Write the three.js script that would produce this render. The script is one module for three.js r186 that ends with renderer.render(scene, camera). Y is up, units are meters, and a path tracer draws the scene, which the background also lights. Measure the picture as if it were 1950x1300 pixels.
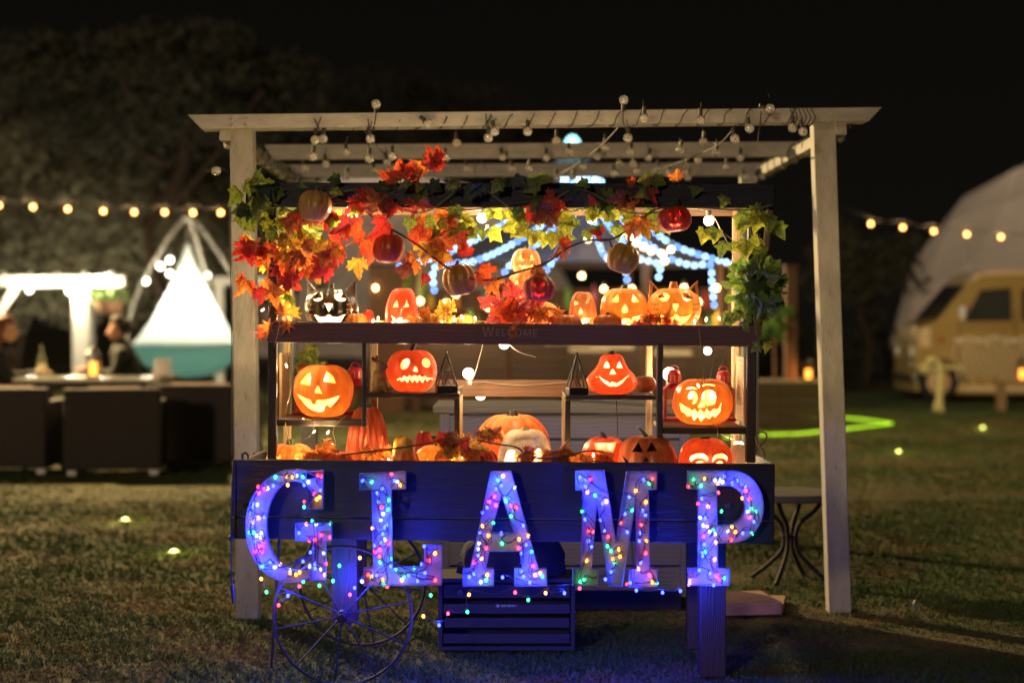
import * as THREE from 'three';
import { RoundedBoxGeometry } from 'three/addons/geometries/RoundedBoxGeometry.js';
import { mergeGeometries, mergeVertices } from 'three/addons/utils/BufferGeometryUtils.js';
import { MarchingCubes } from 'three/addons/objects/MarchingCubes.js';
import { FontLoader } from 'three/addons/loaders/FontLoader.js';
import { TextGeometry } from 'three/addons/geometries/TextGeometry.js';
import { Brush, Evaluator, HOLLOW_SUBTRACTION } from 'three-bvh-csg';
import { createNoise2D, createNoise3D } from 'simplex-noise';

// ---------------------------------------------------------------- camera, sky, front flood, exposure
const scene = new THREE.Scene();
const FOCAL = 3360, EYE = 1.31, HORIZON = 600, MID = 975;            // photograph 1950 x 1300, level camera, lens shifted
const camera = new THREE.PerspectiveCamera(2 * Math.atan(650 / FOCAL) * 180 / Math.PI, 1950 / 1300, 0.1, 400);
camera.position.set(0, EYE, 0);
camera.setViewOffset(1950, 1300, 0, 50, 1950, 1300);
camera.updateProjectionMatrix();
camera.focus = 6.75; camera.userData.fStop = 1.4;
const renderer = new THREE.WebGLRenderer({ antialias: true });
renderer.toneMapping = THREE.LinearToneMapping;
renderer.toneMappingExposure = 1.4;
renderer.shadowMap.enabled = true;

function hash(seed) { let a = seed >>> 0; return () => { a = (a + 0x6D2B79F5) | 0; let t = Math.imul(a ^ (a >>> 15), 1 | a); t = (t + Math.imul(t ^ (t >>> 7), 61 | t)) ^ t; return ((t ^ (t >>> 14)) >>> 0) / 4294967296; }; }
let R = hash(7);
const rr = (a, b) => a + (b - a) * R();
const pick = (a) => a[Math.floor(R() * a.length)];
const noise2 = createNoise2D(hash(11)), noise3 = createNoise3D(hash(12));

{ // night sky: nearly black, a little town glow low down all round
  const w = 64, h = 32, data = new Float32Array(w * h * 4);
  for (let j = 0; j < h; j++) for (let i = 0; i < w; i++) {
    const up = Math.max(0, (j + 0.5) / h * 2 - 1), g = 0.0011 + 0.0022 * Math.exp(-up * 5);
    data.set([g * 1.15, g * 0.95, g * 0.72, 1], (j * w + i) * 4);
  }
  const sky = new THREE.DataTexture(data, w, h, THREE.RGBAFormat, THREE.FloatType);
  sky.mapping = THREE.EquirectangularReflectionMapping; sky.magFilter = THREE.LinearFilter; sky.needsUpdate = true;
  scene.background = sky; scene.environment = sky;
}
const frontFlood = new THREE.DirectionalLight(new THREE.Color(1, 0.77, 0.5), 0.46);  // directional stand-in for unseen site floodlights on the camera side
frontFlood.position.set(-7, 4.6, 9); frontFlood.target.position.set(0, 0.8, -8); scene.add(frontFlood, frontFlood.target);
frontFlood.castShadow = true; frontFlood.shadow.radius = 8; frontFlood.shadow.mapSize.set(2048, 2048);
Object.assign(frontFlood.shadow.camera, { left: -14, right: 14, top: 8, bottom: -8, near: 1, far: 60 });

// ---------------------------------------------------------------- helpers
const V = (x, y, z) => new THREE.Vector3(x, y, z);
const at = (px, py, d) => V((px - MID) * d / FOCAL, EYE - (py - HORIZON) * d / FOCAL, -d);   // a point of the place seen at px, py, d metres ahead
const ground = (px, d) => V((px - MID) * d / FOCAL, 0, -d);
const used = {};
function numbered(name) { const n = used[name] = (used[name] ?? -1) + 1; return n ? name + '_' + String(n).padStart(3, '0') : name; }
function tag(o, label, category, group, kind) { if (label) o.userData.label = label; if (category) o.userData.category = category; if (group) o.userData.group = group; if (kind) o.userData.kind = kind; return o; }
function thing(name, label, category, p = V(0, 0, 0), group) { const o = new THREE.Group(); o.name = numbered(name); o.position.copy(p); scene.add(o); return tag(o, label, category, group); }
function flat(g) { g = g.index ? g.toNonIndexed() : g; for (const k of Object.keys(g.attributes)) if (!['position', 'normal', 'uv'].includes(k)) g.deleteAttribute(k); if (!g.attributes.uv) g.setAttribute('uv', new THREE.Float32BufferAttribute(new Float32Array(g.attributes.position.count * 2), 2)); if (!g.attributes.normal) g.computeVertexNormals(); return g; }
const join = (gs) => gs.length === 1 ? gs[0] : mergeGeometries(gs.map(flat));
function part(name, g, m, parent = scene, p) {
  const o = new THREE.Mesh(Array.isArray(g) ? join(g) : g, m); o.name = parent === scene ? numbered(name) : name; o.castShadow = o.receiveShadow = true;
  if (p) o.position.copy(p); parent.add(o); return o;
}
// into the frame of a thing: points given in the world, geometry kept near the thing's base
const loc = (t, p) => p.clone().sub(t.position);
function std(c, rough = 0.8, extra = {}) { const m = new THREE.MeshStandardMaterial({ color: new THREE.Color().setRGB(...c), roughness: rough, ...extra }); m.side = THREE.DoubleSide; return m; }
function phys(c, rough = 0.8, extra = {}) { const m = new THREE.MeshPhysicalMaterial({ color: new THREE.Color().setRGB(...c), roughness: rough, ...extra }); m.side = THREE.DoubleSide; return m; }
function glow(c, k) { const m = new THREE.MeshStandardMaterial({ color: 0x222222, emissive: new THREE.Color().setRGB(...c), emissiveIntensity: k, roughness: 0.4 }); m.toneMapped = true; return m; }
function lamp(parent, p, c, cd, size = 0.02) { const l = new THREE.PointLight(new THREE.Color().setRGB(...c), cd); l.position.copy(p); l.castShadow = true; l.shadow.radius = size / 0.02; parent.add(l); return l; }

function texture(n, fn, srgb = true) {
  const d = new Uint8Array(n * n * 4);
  for (let j = 0; j < n; j++) for (let i = 0; i < n; i++) { const c = fn(i / n, j / n); d.set([c[0], c[1], c[2], 1].map((x) => Math.max(0, Math.min(255, x * 255))), (j * n + i) * 4); }
  const t = new THREE.DataTexture(d, n, n); t.wrapS = t.wrapT = THREE.RepeatWrapping; t.magFilter = THREE.LinearFilter; t.minFilter = THREE.LinearMipmapLinearFilter; t.generateMipmaps = true;
  if (srgb) t.colorSpace = THREE.SRGBColorSpace; t.needsUpdate = true; return t;
}
const tile = (u, v, k, f = noise3) => { const a = u * 2 * Math.PI, b = v * 2 * Math.PI, r = k / (2 * Math.PI); return 0.5 * (f(Math.cos(a) * r + 9, Math.sin(a) * r, v * k) * (1 - v) + f(Math.cos(a) * r + 9, Math.sin(a) * r, (v - 1) * k) * v) + 0.5 * f(Math.sin(b) * r, Math.cos(b) * r + 4, u * 0 + Math.cos(a) * r); };
const grey = (x) => [x, x, x];
const grain = texture(512, (u, v) => { const w = tile(u, v, 3) * 0.06; const s = Math.sin((v + w) * 2 * Math.PI * 14) * 0.5 + Math.sin((v + w) * 2 * Math.PI * 37 + tile(u, v, 4) * 4) * 0.3; const f = tile(u, v * 1, 2) * 0.25 + noise2(u * 6, v * 180) * 0.25; return grey(0.8 + 0.09 * s + 0.14 * f); });
const grainBump = texture(512, (u, v) => grey(0.5 + 0.2 * Math.sin((v + tile(u, v, 3) * 0.06) * 2 * Math.PI * 37) + 0.25 * noise2(u * 5, v * 160)), false);
const worn = texture(512, (u, v) => { const a = tile(u, v, 5), b = tile(u, v, 17), c = noise2(u * 90, v * 90); return grey(0.82 + 0.1 * a + 0.07 * b + 0.05 * c - (b + a * 0.6 > 0.75 ? 0.14 : 0)); });
const painted = texture(512, (u, v) => { const a = tile(u, v, 4), b = noise2(u * 9, v * 120), c = tile(u, v, 15), knot = Math.max(0, tile(u, v, 9) - 0.62); return grey(0.86 + 0.07 * a + 0.09 * b - (c > 0.5 ? 0.1 * (c - 0.5) * 4 : 0) - knot * 0.9); });
const fine = texture(256, (u, v) => grey(0.5 + 0.3 * noise2(u * 40, v * 40) + 0.2 * noise2(u * 110, v * 110)), false);
const weave = texture(128, (u, v) => grey(0.72 + 0.2 * Math.sin(u * 2 * Math.PI * 16) * Math.sin(v * 2 * Math.PI * 16) + 0.06 * noise2(u * 60, v * 60)));

// box with its texture laid along its longest side, in metres
function slab(w, h, d, bevel = 0.004) {
  const g = flat(bevel ? new RoundedBoxGeometry(w, h, d, 1, Math.min(bevel, w * 0.4, h * 0.4, d * 0.4)) : new THREE.BoxGeometry(w, h, d));
  const P = g.attributes.position, N = g.attributes.normal, U = g.attributes.uv, du = R() * 5, dv = R() * 5, long = w >= h && w >= d ? 0 : h >= d ? 1 : 2;
  for (let i = 0; i < P.count; i += 3) {
    const n = [0, 1, 2].map((k) => Math.abs(N.array[i * 3 + k] + N.array[i * 3 + 3 + k] + N.array[i * 3 + 6 + k]));
    const drop = n[0] > n[1] ? (n[0] > n[2] ? 0 : 2) : (n[1] > n[2] ? 1 : 2);
    let [a, b] = [0, 1, 2].filter((k) => k !== drop); if (b === long) [a, b] = [b, a];
    for (let k = i; k < i + 3; k++) U.setXY(k, P.array[k * 3 + a] * 1.3 + du, P.array[k * 3 + b] * 4 + dv);
  }
  return g;
}
const box = (w, h, d, x = 0, y = 0, z = 0, bevel = 0.004) => slab(w, h, d, bevel).translate(x, y, z);
// straight timber from p to q; wide = size across in the vertical plane (or sideways for an upright), deep = the other
function timber(p, q, wide, deep, bevel = 0.004) {
  const a = q.clone().sub(p), L = a.length(); a.normalize();
  const up = Math.abs(a.y) > 0.8 ? V(1, 0, 0) : V(0, 1, 0), z = a.clone().cross(up).normalize(), y = z.clone().cross(a);
  return slab(L, wide, deep, bevel).applyMatrix4(new THREE.Matrix4().makeBasis(a, y, z).setPosition(p.clone().add(q).multiplyScalar(0.5)));
}
const tube = (pts, r, n = 0, sides = 6) => new THREE.TubeGeometry(new THREE.CatmullRomCurve3(pts), n || pts.length * 4, r, sides);
const rod = (p, q, r, sides = 8, r2 = r) => { const a = q.clone().sub(p), L = a.length(); return new THREE.CylinderGeometry(r2, r, L, sides).applyQuaternion(new THREE.Quaternion().setFromUnitVectors(V(0, 1, 0), a.normalize())).translate((p.x + q.x) / 2, (p.y + q.y) / 2, (p.z + q.z) / 2); };
const ball = (r, x = 0, y = 0, z = 0, n = 16) => new THREE.SphereGeometry(r, n, Math.ceil(n * 0.7)).translate(x, y, z);
const turned = (pts, n = 24) => new THREE.LatheGeometry(pts.map(([x, y]) => new THREE.Vector2(x, y)), n);
function prism(pts, depth, bevel = 0) { const g = new THREE.ExtrudeGeometry(new THREE.Shape(pts.map(([x, y]) => new THREE.Vector2(x, y))), { depth, bevelEnabled: bevel > 0, bevelSize: bevel, bevelThickness: bevel, bevelSegments: 1, curveSegments: 8 }); return g; }

const M = {
  paint: std([0.36, 0.33, 0.285], 0.62, { map: painted, bumpMap: grainBump, bumpScale: 0.0006 }),
  darkwood: std([0.06, 0.03, 0.019], 0.55, { map: grain, bumpMap: grainBump, bumpScale: 0.0016 }),
  blueSpillWood: std([0.01, 0.01, 0.036], 0.42, { map: grain, bumpMap: grainBump, bumpScale: 0.0014 }),  // black boards, blue LED spill put into their colour
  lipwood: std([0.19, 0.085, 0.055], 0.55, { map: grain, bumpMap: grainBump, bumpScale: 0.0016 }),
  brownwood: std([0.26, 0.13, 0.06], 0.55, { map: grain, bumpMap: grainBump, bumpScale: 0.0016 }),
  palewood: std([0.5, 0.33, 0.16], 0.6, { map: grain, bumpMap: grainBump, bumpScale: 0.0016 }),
  greypaint: std([0.16, 0.148, 0.145], 0.6, { map: grain, bumpMap: grainBump, bumpScale: 0.0012 }),
  white: std([0.75, 0.73, 0.69], 0.6), black: std([0.012, 0.012, 0.013], 0.45), wire: std([0.015, 0.013, 0.012], 0.5), iron: std([0.016, 0.011, 0.01], 0.75),
  steel: std([0.5, 0.48, 0.45], 0.3, { metalness: 1 }), glass: phys([1, 1, 1], 0.02, { transmission: 1, thickness: 0, ior: 1.5 }),
};
// ---------------------------------------------------------------- the lawn
const dry = (x, z) => 0.5 + 0.5 * (0.6 * noise2(x * 0.55, z * 0.9) + 0.4 * noise2(x * 1.9 + 5, z * 2.6));
{
  const soil = texture(1024, (u, v) => { const a = tile(u, v, 4), b = tile(u, v, 14), c = noise2(u * 160, v * 160), d = noise2(u * 60, v * 420); const k = 0.5 + 0.4 * a + 0.25 * b; const s = 0.8 + 0.22 * c + 0.2 * d + 0.1 * b; return [(0.25 + 0.15 * k) * s, (0.28 + 0.06 * k) * s, (0.08 + 0.04 * k) * s]; });
  soil.repeat.set(1 / 5, 1 / 5);
  const g = new THREE.PlaneGeometry(240, 240, 240, 240).rotateX(-Math.PI / 2).translate(0, 0, -80), P = g.attributes.position, U = g.attributes.uv;
  for (let i = 0; i < P.count; i++) { const x = P.getX(i), z = P.getZ(i); P.setY(i, -0.012 + 0.012 * noise2(x * 0.4, z * 0.4)); U.setXY(i, x, z); }
  g.computeVertexNormals();
  tag(part('lawn', g, std([1, 1, 1], 1, { map: soil, bumpMap: fine, bumpScale: 0.01 })), 'wide mown lawn with dry brown patches', 'lawn', null, 'structure');

  // blades of grass: one surface, thinner with distance
  R = hash(21);
  const bands = [[5.9, 8.6, 40000, 5, 3], [8.6, 12.5, 42000, 5, 1], [12.5, 19, 36000, 4, 1], [19, 30, 26000, 4, 1]], pos = [], col = [];
  for (const [d0, d1, count, blades, tris] of bands) for (let k = 0; k < count; k++) {
    const d = d0 + (d1 - d0) * R(), x = (R() - 0.5) * (d * 0.6 + 0.7), y = dry(x, -d), far = 1 + Math.max(0, d - 8) * 0.07, s = (0.75 + 0.75 * R()) * far, dd = Math.min(1, Math.max(0, (y - 0.5) * 2.6 + rr(-0.25, 0.25))), j = rr(0.87, 1.13);
    const c = [(0.042 + 0.125 * dd) * j, (0.08 + 0.012 * dd) * j, (0.01 + 0.016 * dd) * j];
    for (let n = 0; n < blades; n++) {
      const a = R() * 6.283, r = 0.012 * R() * s, h = rr(0.009, 0.018) * s * (0.75 + 0.5 * (0.5 + 0.5 * noise2(x * 3.1, d * 3.1))) * (1.15 - 0.4 * y), bend = rr(0.006, 0.022) * s, w = 0.0014 * s * (tris === 1 ? 1.4 : 1), ca = Math.cos(a), sa = Math.sin(a), bx = x + ca * r, bz = -d + sa * r, wx = -sa * w, wz = ca * w, mx = bx + ca * bend * 0.35, mz = bz + sa * bend * 0.35, my = h * 0.62 - 0.013, tx = bx + ca * bend, tz = bz + sa * bend, ty = h - 0.013;
      if (tris === 1) pos.push(bx - wx, -0.013, bz - wz, bx + wx, -0.013, bz + wz, tx, ty, tz); else pos.push(bx - wx, -0.013, bz - wz, bx + wx, -0.013, bz + wz, mx + wx * 0.8, my, mz + wz * 0.8, bx - wx, -0.013, bz - wz, mx + wx * 0.8, my, mz + wz * 0.8, mx - wx * 0.8, my, mz - wz * 0.8, mx - wx * 0.8, my, mz - wz * 0.8, mx + wx * 0.8, my, mz + wz * 0.8, tx, ty, tz);
      for (let q = 0; q < tris * 3; q++) col.push(...c);
    }
  }
  const grassGeo = new THREE.BufferGeometry(); grassGeo.setAttribute('position', new THREE.Float32BufferAttribute(pos, 3)); grassGeo.setAttribute('color', new THREE.Float32BufferAttribute(col, 3)); grassGeo.computeVertexNormals();
  tag(part('grass', grassGeo, std([1, 1, 1], 0.85, { vertexColors: true })), 'short lawn grass, part green and part dried brown', 'grass', null, 'stuff');
}
{ // strip of artificial turf the van stands on
  const g = new THREE.PlaneGeometry(14, 7.5, 1, 1).rotateX(-Math.PI / 2).translate(9.9, 0.004, -26.4);
  tag(part('turf_strip', g, std([0.05, 0.12, 0.025], 1, { map: weave, bumpMap: fine, bumpScale: 0.01 })), 'strip of bright green artificial turf under the van', 'turf', null, 'structure');
}

// ---------------------------------------------------------------- the timber pergola behind the cart
{
  const t = thing('timber_pergola', 'beige painted timber pergola wound with unlit globe bulbs', 'pergola', ground(1010, 8.9));
  const P = (px, py, d) => loc(t, at(px, py, d)), foot = (px, d) => loc(t, ground(px, d)).setY(-0.03);
  part('post', timber(foot(474, 7.7), P(462, 246, 7.7), 0.1, 0.1, 0.006), M.paint, t);
  part('post', timber(foot(1598, 7.85), P(1567, 232, 7.85), 0.1, 0.1, 0.006), M.paint, t);
  part('post', timber(foot(590, 10.2), P(586, 340, 10.2), 0.09, 0.09, 0.006), M.paint, t);
  part('post', timber(foot(1432, 10.3), P(1424, 330, 10.3), 0.09, 0.09, 0.006), M.paint, t);
  const bevelBeam = (p, q, h, d, cut) => { // beam with slanted ends
    const a = q.clone().sub(p), L = a.length(); a.normalize(); const z = a.clone().cross(V(0, 1, 0)).normalize(), y = z.clone().cross(a);
    const g = prism([[0, h / 2], [L, h / 2], [L - cut, -h / 2], [cut, -h / 2]], d, 0.003).translate(0, 0, -d / 2); const U = g.attributes.uv; for (let i = 0; i < U.count; i++) U.setXY(i, U.getX(i) * 1.3, U.getY(i) * 4);
    return g.applyMatrix4(new THREE.Matrix4().makeBasis(a, y, z).setPosition(p));
  };
  const fb = part('front_beam', bevelBeam(P(362, 234.5, 7.62), P(1671, 220, 7.78), 0.056, 0.14, 0.055), M.paint, t);
  for (const [x, y] of [[442, 228], [468, 227.5], [442, 241], [468, 240.5], [1556, 216], [1583, 215.5], [1556, 229], [1583, 228.5]]) part('bolt', ball(0.0055, 0, 0, 0, 8).scale(1, 1, 0.6), M.steel, fb, P(x, y - 0.5, 7.546 + (x > 900 ? 0.15 : 0)));
  for (const [x0, y0, d0, x1, y1, d1] of [[428, 255, 7.62, 560, 341, 10.3], [1603, 244, 7.78, 1446, 331, 10.4]]) part('side_beam', timber(P(x0, y0, d0), P(x1, y1, d1), 0.055, 0.05), M.paint, t);
  part('cross_beam', bevelBeam(P(505, 290, 9.05), P(1565, 284, 9.15), 0.072, 0.05, 0.03), M.paint, t);
  part('cross_beam', bevelBeam(P(520, 326, 10.2), P(1480, 322, 10.3), 0.07, 0.05, 0.03), M.paint, t);
}
// ---------------------------------------------------------------- counter, table and paving behind the cart
{
  const t = thing('clapboard_counter', 'low pale grey clapboard counter behind the cart', 'counter', ground(1070, 8.1));
  const x0 = (838 - MID) * 7.8 / FOCAL - t.position.x, x1 = (1312 - MID) * 7.8 / FOCAL - t.position.x, z = 0.3;
  for (let k = 0; k < 7; k++) part('board', box(x1 - x0, 0.104, 0.02, (x0 + x1) / 2, 0.145 + k * 0.112, z, 0.004), M.greypaint, t);
  part('carcass', box(x1 - x0 - 0.02, 0.76, 0.5, (x0 + x1) / 2, 0.47, z - 0.27, 0), M.greypaint, t);
  part('plinth', box(x1 - x0 - 0.06, 0.09, 0.46, (x0 + x1) / 2, 0.045, z - 0.28, 0), M.black, t);
  part('counter_top', box(x1 - x0 + 0.06, 0.03, 0.58, (x0 + x1) / 2, 0.895, z - 0.25), M.greypaint, t);
  for (const s of [x0 + 0.02, x1 - 0.02]) part('corner_trim', box(0.045, 0.8, 0.03, s, 0.49, z + 0.012), M.greypaint, t);
}
{
  const t = thing('bistro_table', 'round topped bistro table on splayed metal legs beside the pergola post', 'table', ground(1505, 8.75));
  part('table_top', turned([[0, 0.745], [0.22, 0.745], [0.228, 0.752], [0.228, 0.775], [0.22, 0.782], [0, 0.782]].map(([x, y]) => [x * 1.08, y - 0.345]), 40), M.greypaint, t);
  // the top stands low: seen almost edge on
  for (let k = 0; k < 4; k++) { const a = k * Math.PI / 2 + 0.5, c = (r, y) => V(Math.cos(a) * r, y, Math.sin(a) * r); part('leg', tube([c(0.17, 0.4), c(0.12, 0.34), c(0.045, 0.27), c(0.035, 0.16), c(0.1, 0.08), c(0.2, 0.0)], 0.011, 26, 8), M.iron, t); }
  part('collar', rod(V(-0.04, 0.215, 0), V(0.04, 0.215, 0), 0.012), M.iron, t);
}
{
  const slabMat = std([0.5, 0.29, 0.23], 0.85, { map: worn, bumpMap: fine, bumpScale: 0.003 });
  const a = part('paving_slab', box(0.34, 0.055, 0.34, 0, 0, 0, 0.006), slabMat, scene, ground(1405, 7.72).add(V(0, 0.034, -0.1))); a.rotation.y = 0.12; tag(a, 'thick pinkish paving slab lying on the grass beside the cart leg', 'paving slab');
  const b = part('paving_slab', box(0.36, 0.03, 0.3, 0, 0, 0, 0.005), slabMat, scene, ground(1425, 7.85).add(V(0, 0.012, -0.12))); b.rotation.y = -0.2; tag(b, 'thin reddish paving slab half under the thicker slab', 'paving slab');
}
// ---------------------------------------------------------------- the display cart
const font = await new FontLoader().loadAsync('fonts/droid/droid_sans_bold.typeface.json');
const cart = thing('display_cart', 'dark stained wooden display cart on iron spoked wheels with a WELCOME shelf', 'cart', ground(960, 6.75));
const C = (px, py, d) => loc(cart, at(px, py, d)), CF = (px, d, y = 0) => loc(cart, ground(px, d)).setY(y);
{
  R = hash(31);
  const D0 = 6.37, D1 = 7.08, FU = 6.5, RU = 6.96;
  // the bed: a tray of boards
  part('front_board', timber(C(443, 928, D0), C(1475, 937, D0), 0.205, 0.026), M.blueSpillWood, cart);
  part('front_board', timber(C(441, 1004.5, D0), C(1474, 1013.5, D0), 0.078, 0.024), M.blueSpillWood, cart);
  part('rear_board', timber(C(480, 895, D1), C(1425, 905, D1), 0.14, 0.024), M.darkwood, cart);
  for (const [x0, x1] of [[447, 503], [1470, 1420]]) part('side_board', timber(C(x0, 935, D0 + 0.02), C(x1, 905, D1), 0.2, 0.022), M.darkwood, cart);
  for (let k = 0; k < 6; k++) { const d = D0 + 0.08 + k * 0.122; part('bed_plank', timber(C(MID - 500 * D0 / d, 600 + 345 * D0 / d, d), C(MID + 470 * D0 / d, 600 + 352 * D0 / d, d), 0.018, 0.112), M.brownwood, cart); }
  // uprights
  part('upright', timber(C(519, 880, FU), C(520, 385, FU), 0.032, 0.045), M.darkwood, cart);
  part('upright', timber(C(1429, 880, FU), C(1434, 390, FU), 0.034, 0.045), M.darkwood, cart);
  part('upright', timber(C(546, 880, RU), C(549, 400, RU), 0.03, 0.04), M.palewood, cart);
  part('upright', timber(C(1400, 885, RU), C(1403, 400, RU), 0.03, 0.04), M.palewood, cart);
  part('prop', timber(C(1443, 640, 6.46), C(1468, 385, 6.46), 0.024, 0.03), M.brownwood, cart);
  part('prop', timber(C(546, 640, 6.7), C(520, 385, 6.7), 0.018, 0.02), M.brownwood, cart);
  // header rails and top shelf
  part('header_board', timber(C(468, 371, 6.44), C(1476, 373, 6.44), 0.09, 0.028), M.blueSpillWood, cart);
  part('header_board', timber(C(540, 388, 6.98), C(1436, 391, 6.98), 0.085, 0.026), M.brownwood, cart);
  for (const x of [505, 1450]) part('header_end', timber(C(x, 372, 6.46), C(MID + (x - MID) * 6.45 / 6.96, 388, 6.96), 0.06, 0.026), M.darkwood, cart);
  const lip = part('shelf_lip', timber(C(509, 632, FU - 0.012), C(1446, 640, FU - 0.012), 0.078, 0.026), M.lipwood, cart);
  for (let k = 0; k < 3; k++) { const d = FU + 0.085 + k * 0.165; part('shelf_plank', timber(C(MID - 458 * FU / d, 600 + 32 * FU / d, d), C(MID + 463 * FU / d, 600 + 38 * FU / d, d), 0.02, 0.155), M.brownwood, cart); }
  part('shelf_lip', timber(C(540, 632, RU + 0.03), C(1412, 639, RU + 0.03), 0.05, 0.02), M.brownwood, cart);
  // WELCOME in raised letters on the lip
  const words = [];
  { let x = 0; for (const [ch, s] of [['W', 0.034], ['E', 0.028], ['L', 0.028], ['C', 0.028], ['O', 0.028], ['M', 0.028], ['E', 0.028]]) { const g = new TextGeometry(ch, { font, size: s, depth: 0.004, curveSegments: 5, bevelEnabled: false }); g.computeBoundingBox(); words.push(g.clone().translate(x - g.boundingBox.min.x, 0, 0)); x += g.boundingBox.max.x - g.boundingBox.min.x + 0.006; }
    const w = part('welcome_lettering', words, std([0.42, 0.24, 0.16], 0.6, { map: grain }), lip, C(918, 640, FU - 0.0265)); w.rotation.z = -0.0085; }
  // the boxes either side
  part('divider', timber(C(693.8, 812, FU), C(694, 650, FU), 0.016, 0.05), M.darkwood, cart);
  part('divider', timber(C(1256, 832, FU), C(1257, 652, FU), 0.022, 0.05), M.darkwood, cart);
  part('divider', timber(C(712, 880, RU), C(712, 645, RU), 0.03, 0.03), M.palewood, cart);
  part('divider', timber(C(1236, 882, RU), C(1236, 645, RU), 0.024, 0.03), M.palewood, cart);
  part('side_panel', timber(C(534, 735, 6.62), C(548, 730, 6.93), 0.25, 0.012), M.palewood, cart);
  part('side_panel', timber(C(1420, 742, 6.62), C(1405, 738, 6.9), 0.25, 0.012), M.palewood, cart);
  for (const [xa, xb, y] of [[524, 690, 804], [1262, 1424, 819]]) for (let k = 0; k < 3; k++) { const d = FU + 0.06 + k * 0.15; part('box_shelf', timber(C(MID + (xa - MID) * FU / d, 600 + (y - 600) * FU / d, d), C(MID + (xb - MID) * FU / d, 600 + (y + 1 - 600) * FU / d, d), k ? 0.018 : 0.025, 0.142), k ? M.brownwood : M.darkwood, cart); }
  for (const [xa, xb, y, leg] of [[699, 875, 753, 870], [1076, 1249, 757, 1081]]) {
    for (let k = 0; k < 2; k++) { const d = FU + 0.09 + k * 0.2; part('low_shelf', timber(C(MID + (xa - MID) * FU / d, 600 + (y - 600) * FU / d, d), C(MID + (xb - MID) * FU / d, 600 + (y - 600) * FU / d, d), 0.017, 0.19), M.darkwood, cart); }
    part('shelf_leg', timber(C(leg, 880, FU + 0.03), C(leg, y + 5, FU + 0.03), 0.02, 0.025), M.darkwood, cart);
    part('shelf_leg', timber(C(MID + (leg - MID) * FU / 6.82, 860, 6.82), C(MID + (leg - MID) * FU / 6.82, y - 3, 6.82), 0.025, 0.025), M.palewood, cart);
  }
  part('rear_rail', timber(C(730, 738, 7.0), C(1215, 740, 7.0), 0.068, 0.024), M.brownwood, cart);
  // legs
  for (const [x, d, y] of [[658, 6.46, 0.19], [1356, 6.43, 0]]) part('leg', timber(CF(x, d, y), C(x - 1, 1010, d), 0.094, 0.09), M.darkwood, cart);
  part('leg', timber(CF(1322, 6.95, 0), C(1322, 960, 6.95), 0.06, 0.06), M.darkwood, cart);
  part('leg', timber(CF(683, 6.98, 0.2), C(683, 960, 6.98), 0.06, 0.06), M.darkwood, cart);
  // spoked iron wheels
  for (const [px, d, turn] of [[652, 6.335, 0.2], [690, 6.98, 0.5]]) {
    const r = 0.248, w = part('wheel', new THREE.TorusGeometry(r, 0.0055, 8, 64), M.iron, cart, CF(px, d, r + (d < 6.5 ? -0.016 : 0.005)));
    part('hub', new THREE.CylinderGeometry(0.02, 0.02, 0.06, 16).rotateX(Math.PI / 2), M.iron, w); part('hub_cap', new THREE.CylinderGeometry(0.012, 0.014, 0.02, 12).rotateX(Math.PI / 2).translate(0, 0, 0.035), M.iron, w);
    for (let k = 0; k < 10; k++) { const a = turn + k * Math.PI / 5, s = k % 2 ? 0.016 : -0.016; part('spoke', rod(V(Math.cos(a) * 0.018, Math.sin(a) * 0.018, s), V(Math.cos(a) * r, Math.sin(a) * r, 0), 0.0032, 6), M.iron, w); }
  }
  part('axle', rod(CF(653, 6.34, 0.235), CF(690, 7.0, 0.252), 0.012), M.iron, cart);
  // rope handle, hook and nails
  part('rope_loop', tube([[1436, 870, 6.5], [1443, 850, 6.45], [1452, 845, 6.42], [1460, 835, 6.41], [1459, 825, 6.41], [1448, 822, 6.41], [1440, 830, 6.41], [1444, 848, 6.41], [1455, 858, 6.4], [1456, 876, 6.39]].map((p) => C(...p)), 0.0035, 60), std([0.35, 0.26, 0.14], 0.9, { bumpMap: fine, bumpScale: 0.004 }), cart);
  part('hook', tube([[462, 876, 6.4], [461, 866, 6.4], [467, 862, 6.4], [472, 867, 6.4], [471, 876, 6.4]].map((p) => C(...p)), 0.004, 24), M.iron, cart);
}
{
  const t = thing('power_lead', 'black power lead with inline plug hanging by the cart corner', 'cable', at(441, 1000, 6.33));
  part('lead', tube([[444, 880, 6.34], [441, 950, 6.33], [440, 1015, 6.33], [440, 1080, 6.33], [441, 1118, 6.33]].map((p) => loc(t, at(...p))), 0.0028, 30), M.wire, t);
  part('plug', rod(loc(t, at(441, 1112, 6.33)), loc(t, at(444, 1148, 6.33)), 0.008, 10, 0.005), std([0.01, 0.03, 0.05], 0.4), t);
  part('knot', ball(0.011, 0, 0, 0, 10), M.wire, t, loc(t, at(440, 1024, 6.33)));
}
{
  const t = part('ground_stake', [rod(ground(516, 6.5).setY(0.01), at(532, 1015, 6.46), 0.0055), tube([at(532, 1015, 6.46), at(533, 1000, 6.46), at(540, 995, 6.46), at(545, 1003, 6.46)], 0.005, 16)], M.iron); tag(t, 'thin dark steel ground stake behind the letter G', 'stake');
}
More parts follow.
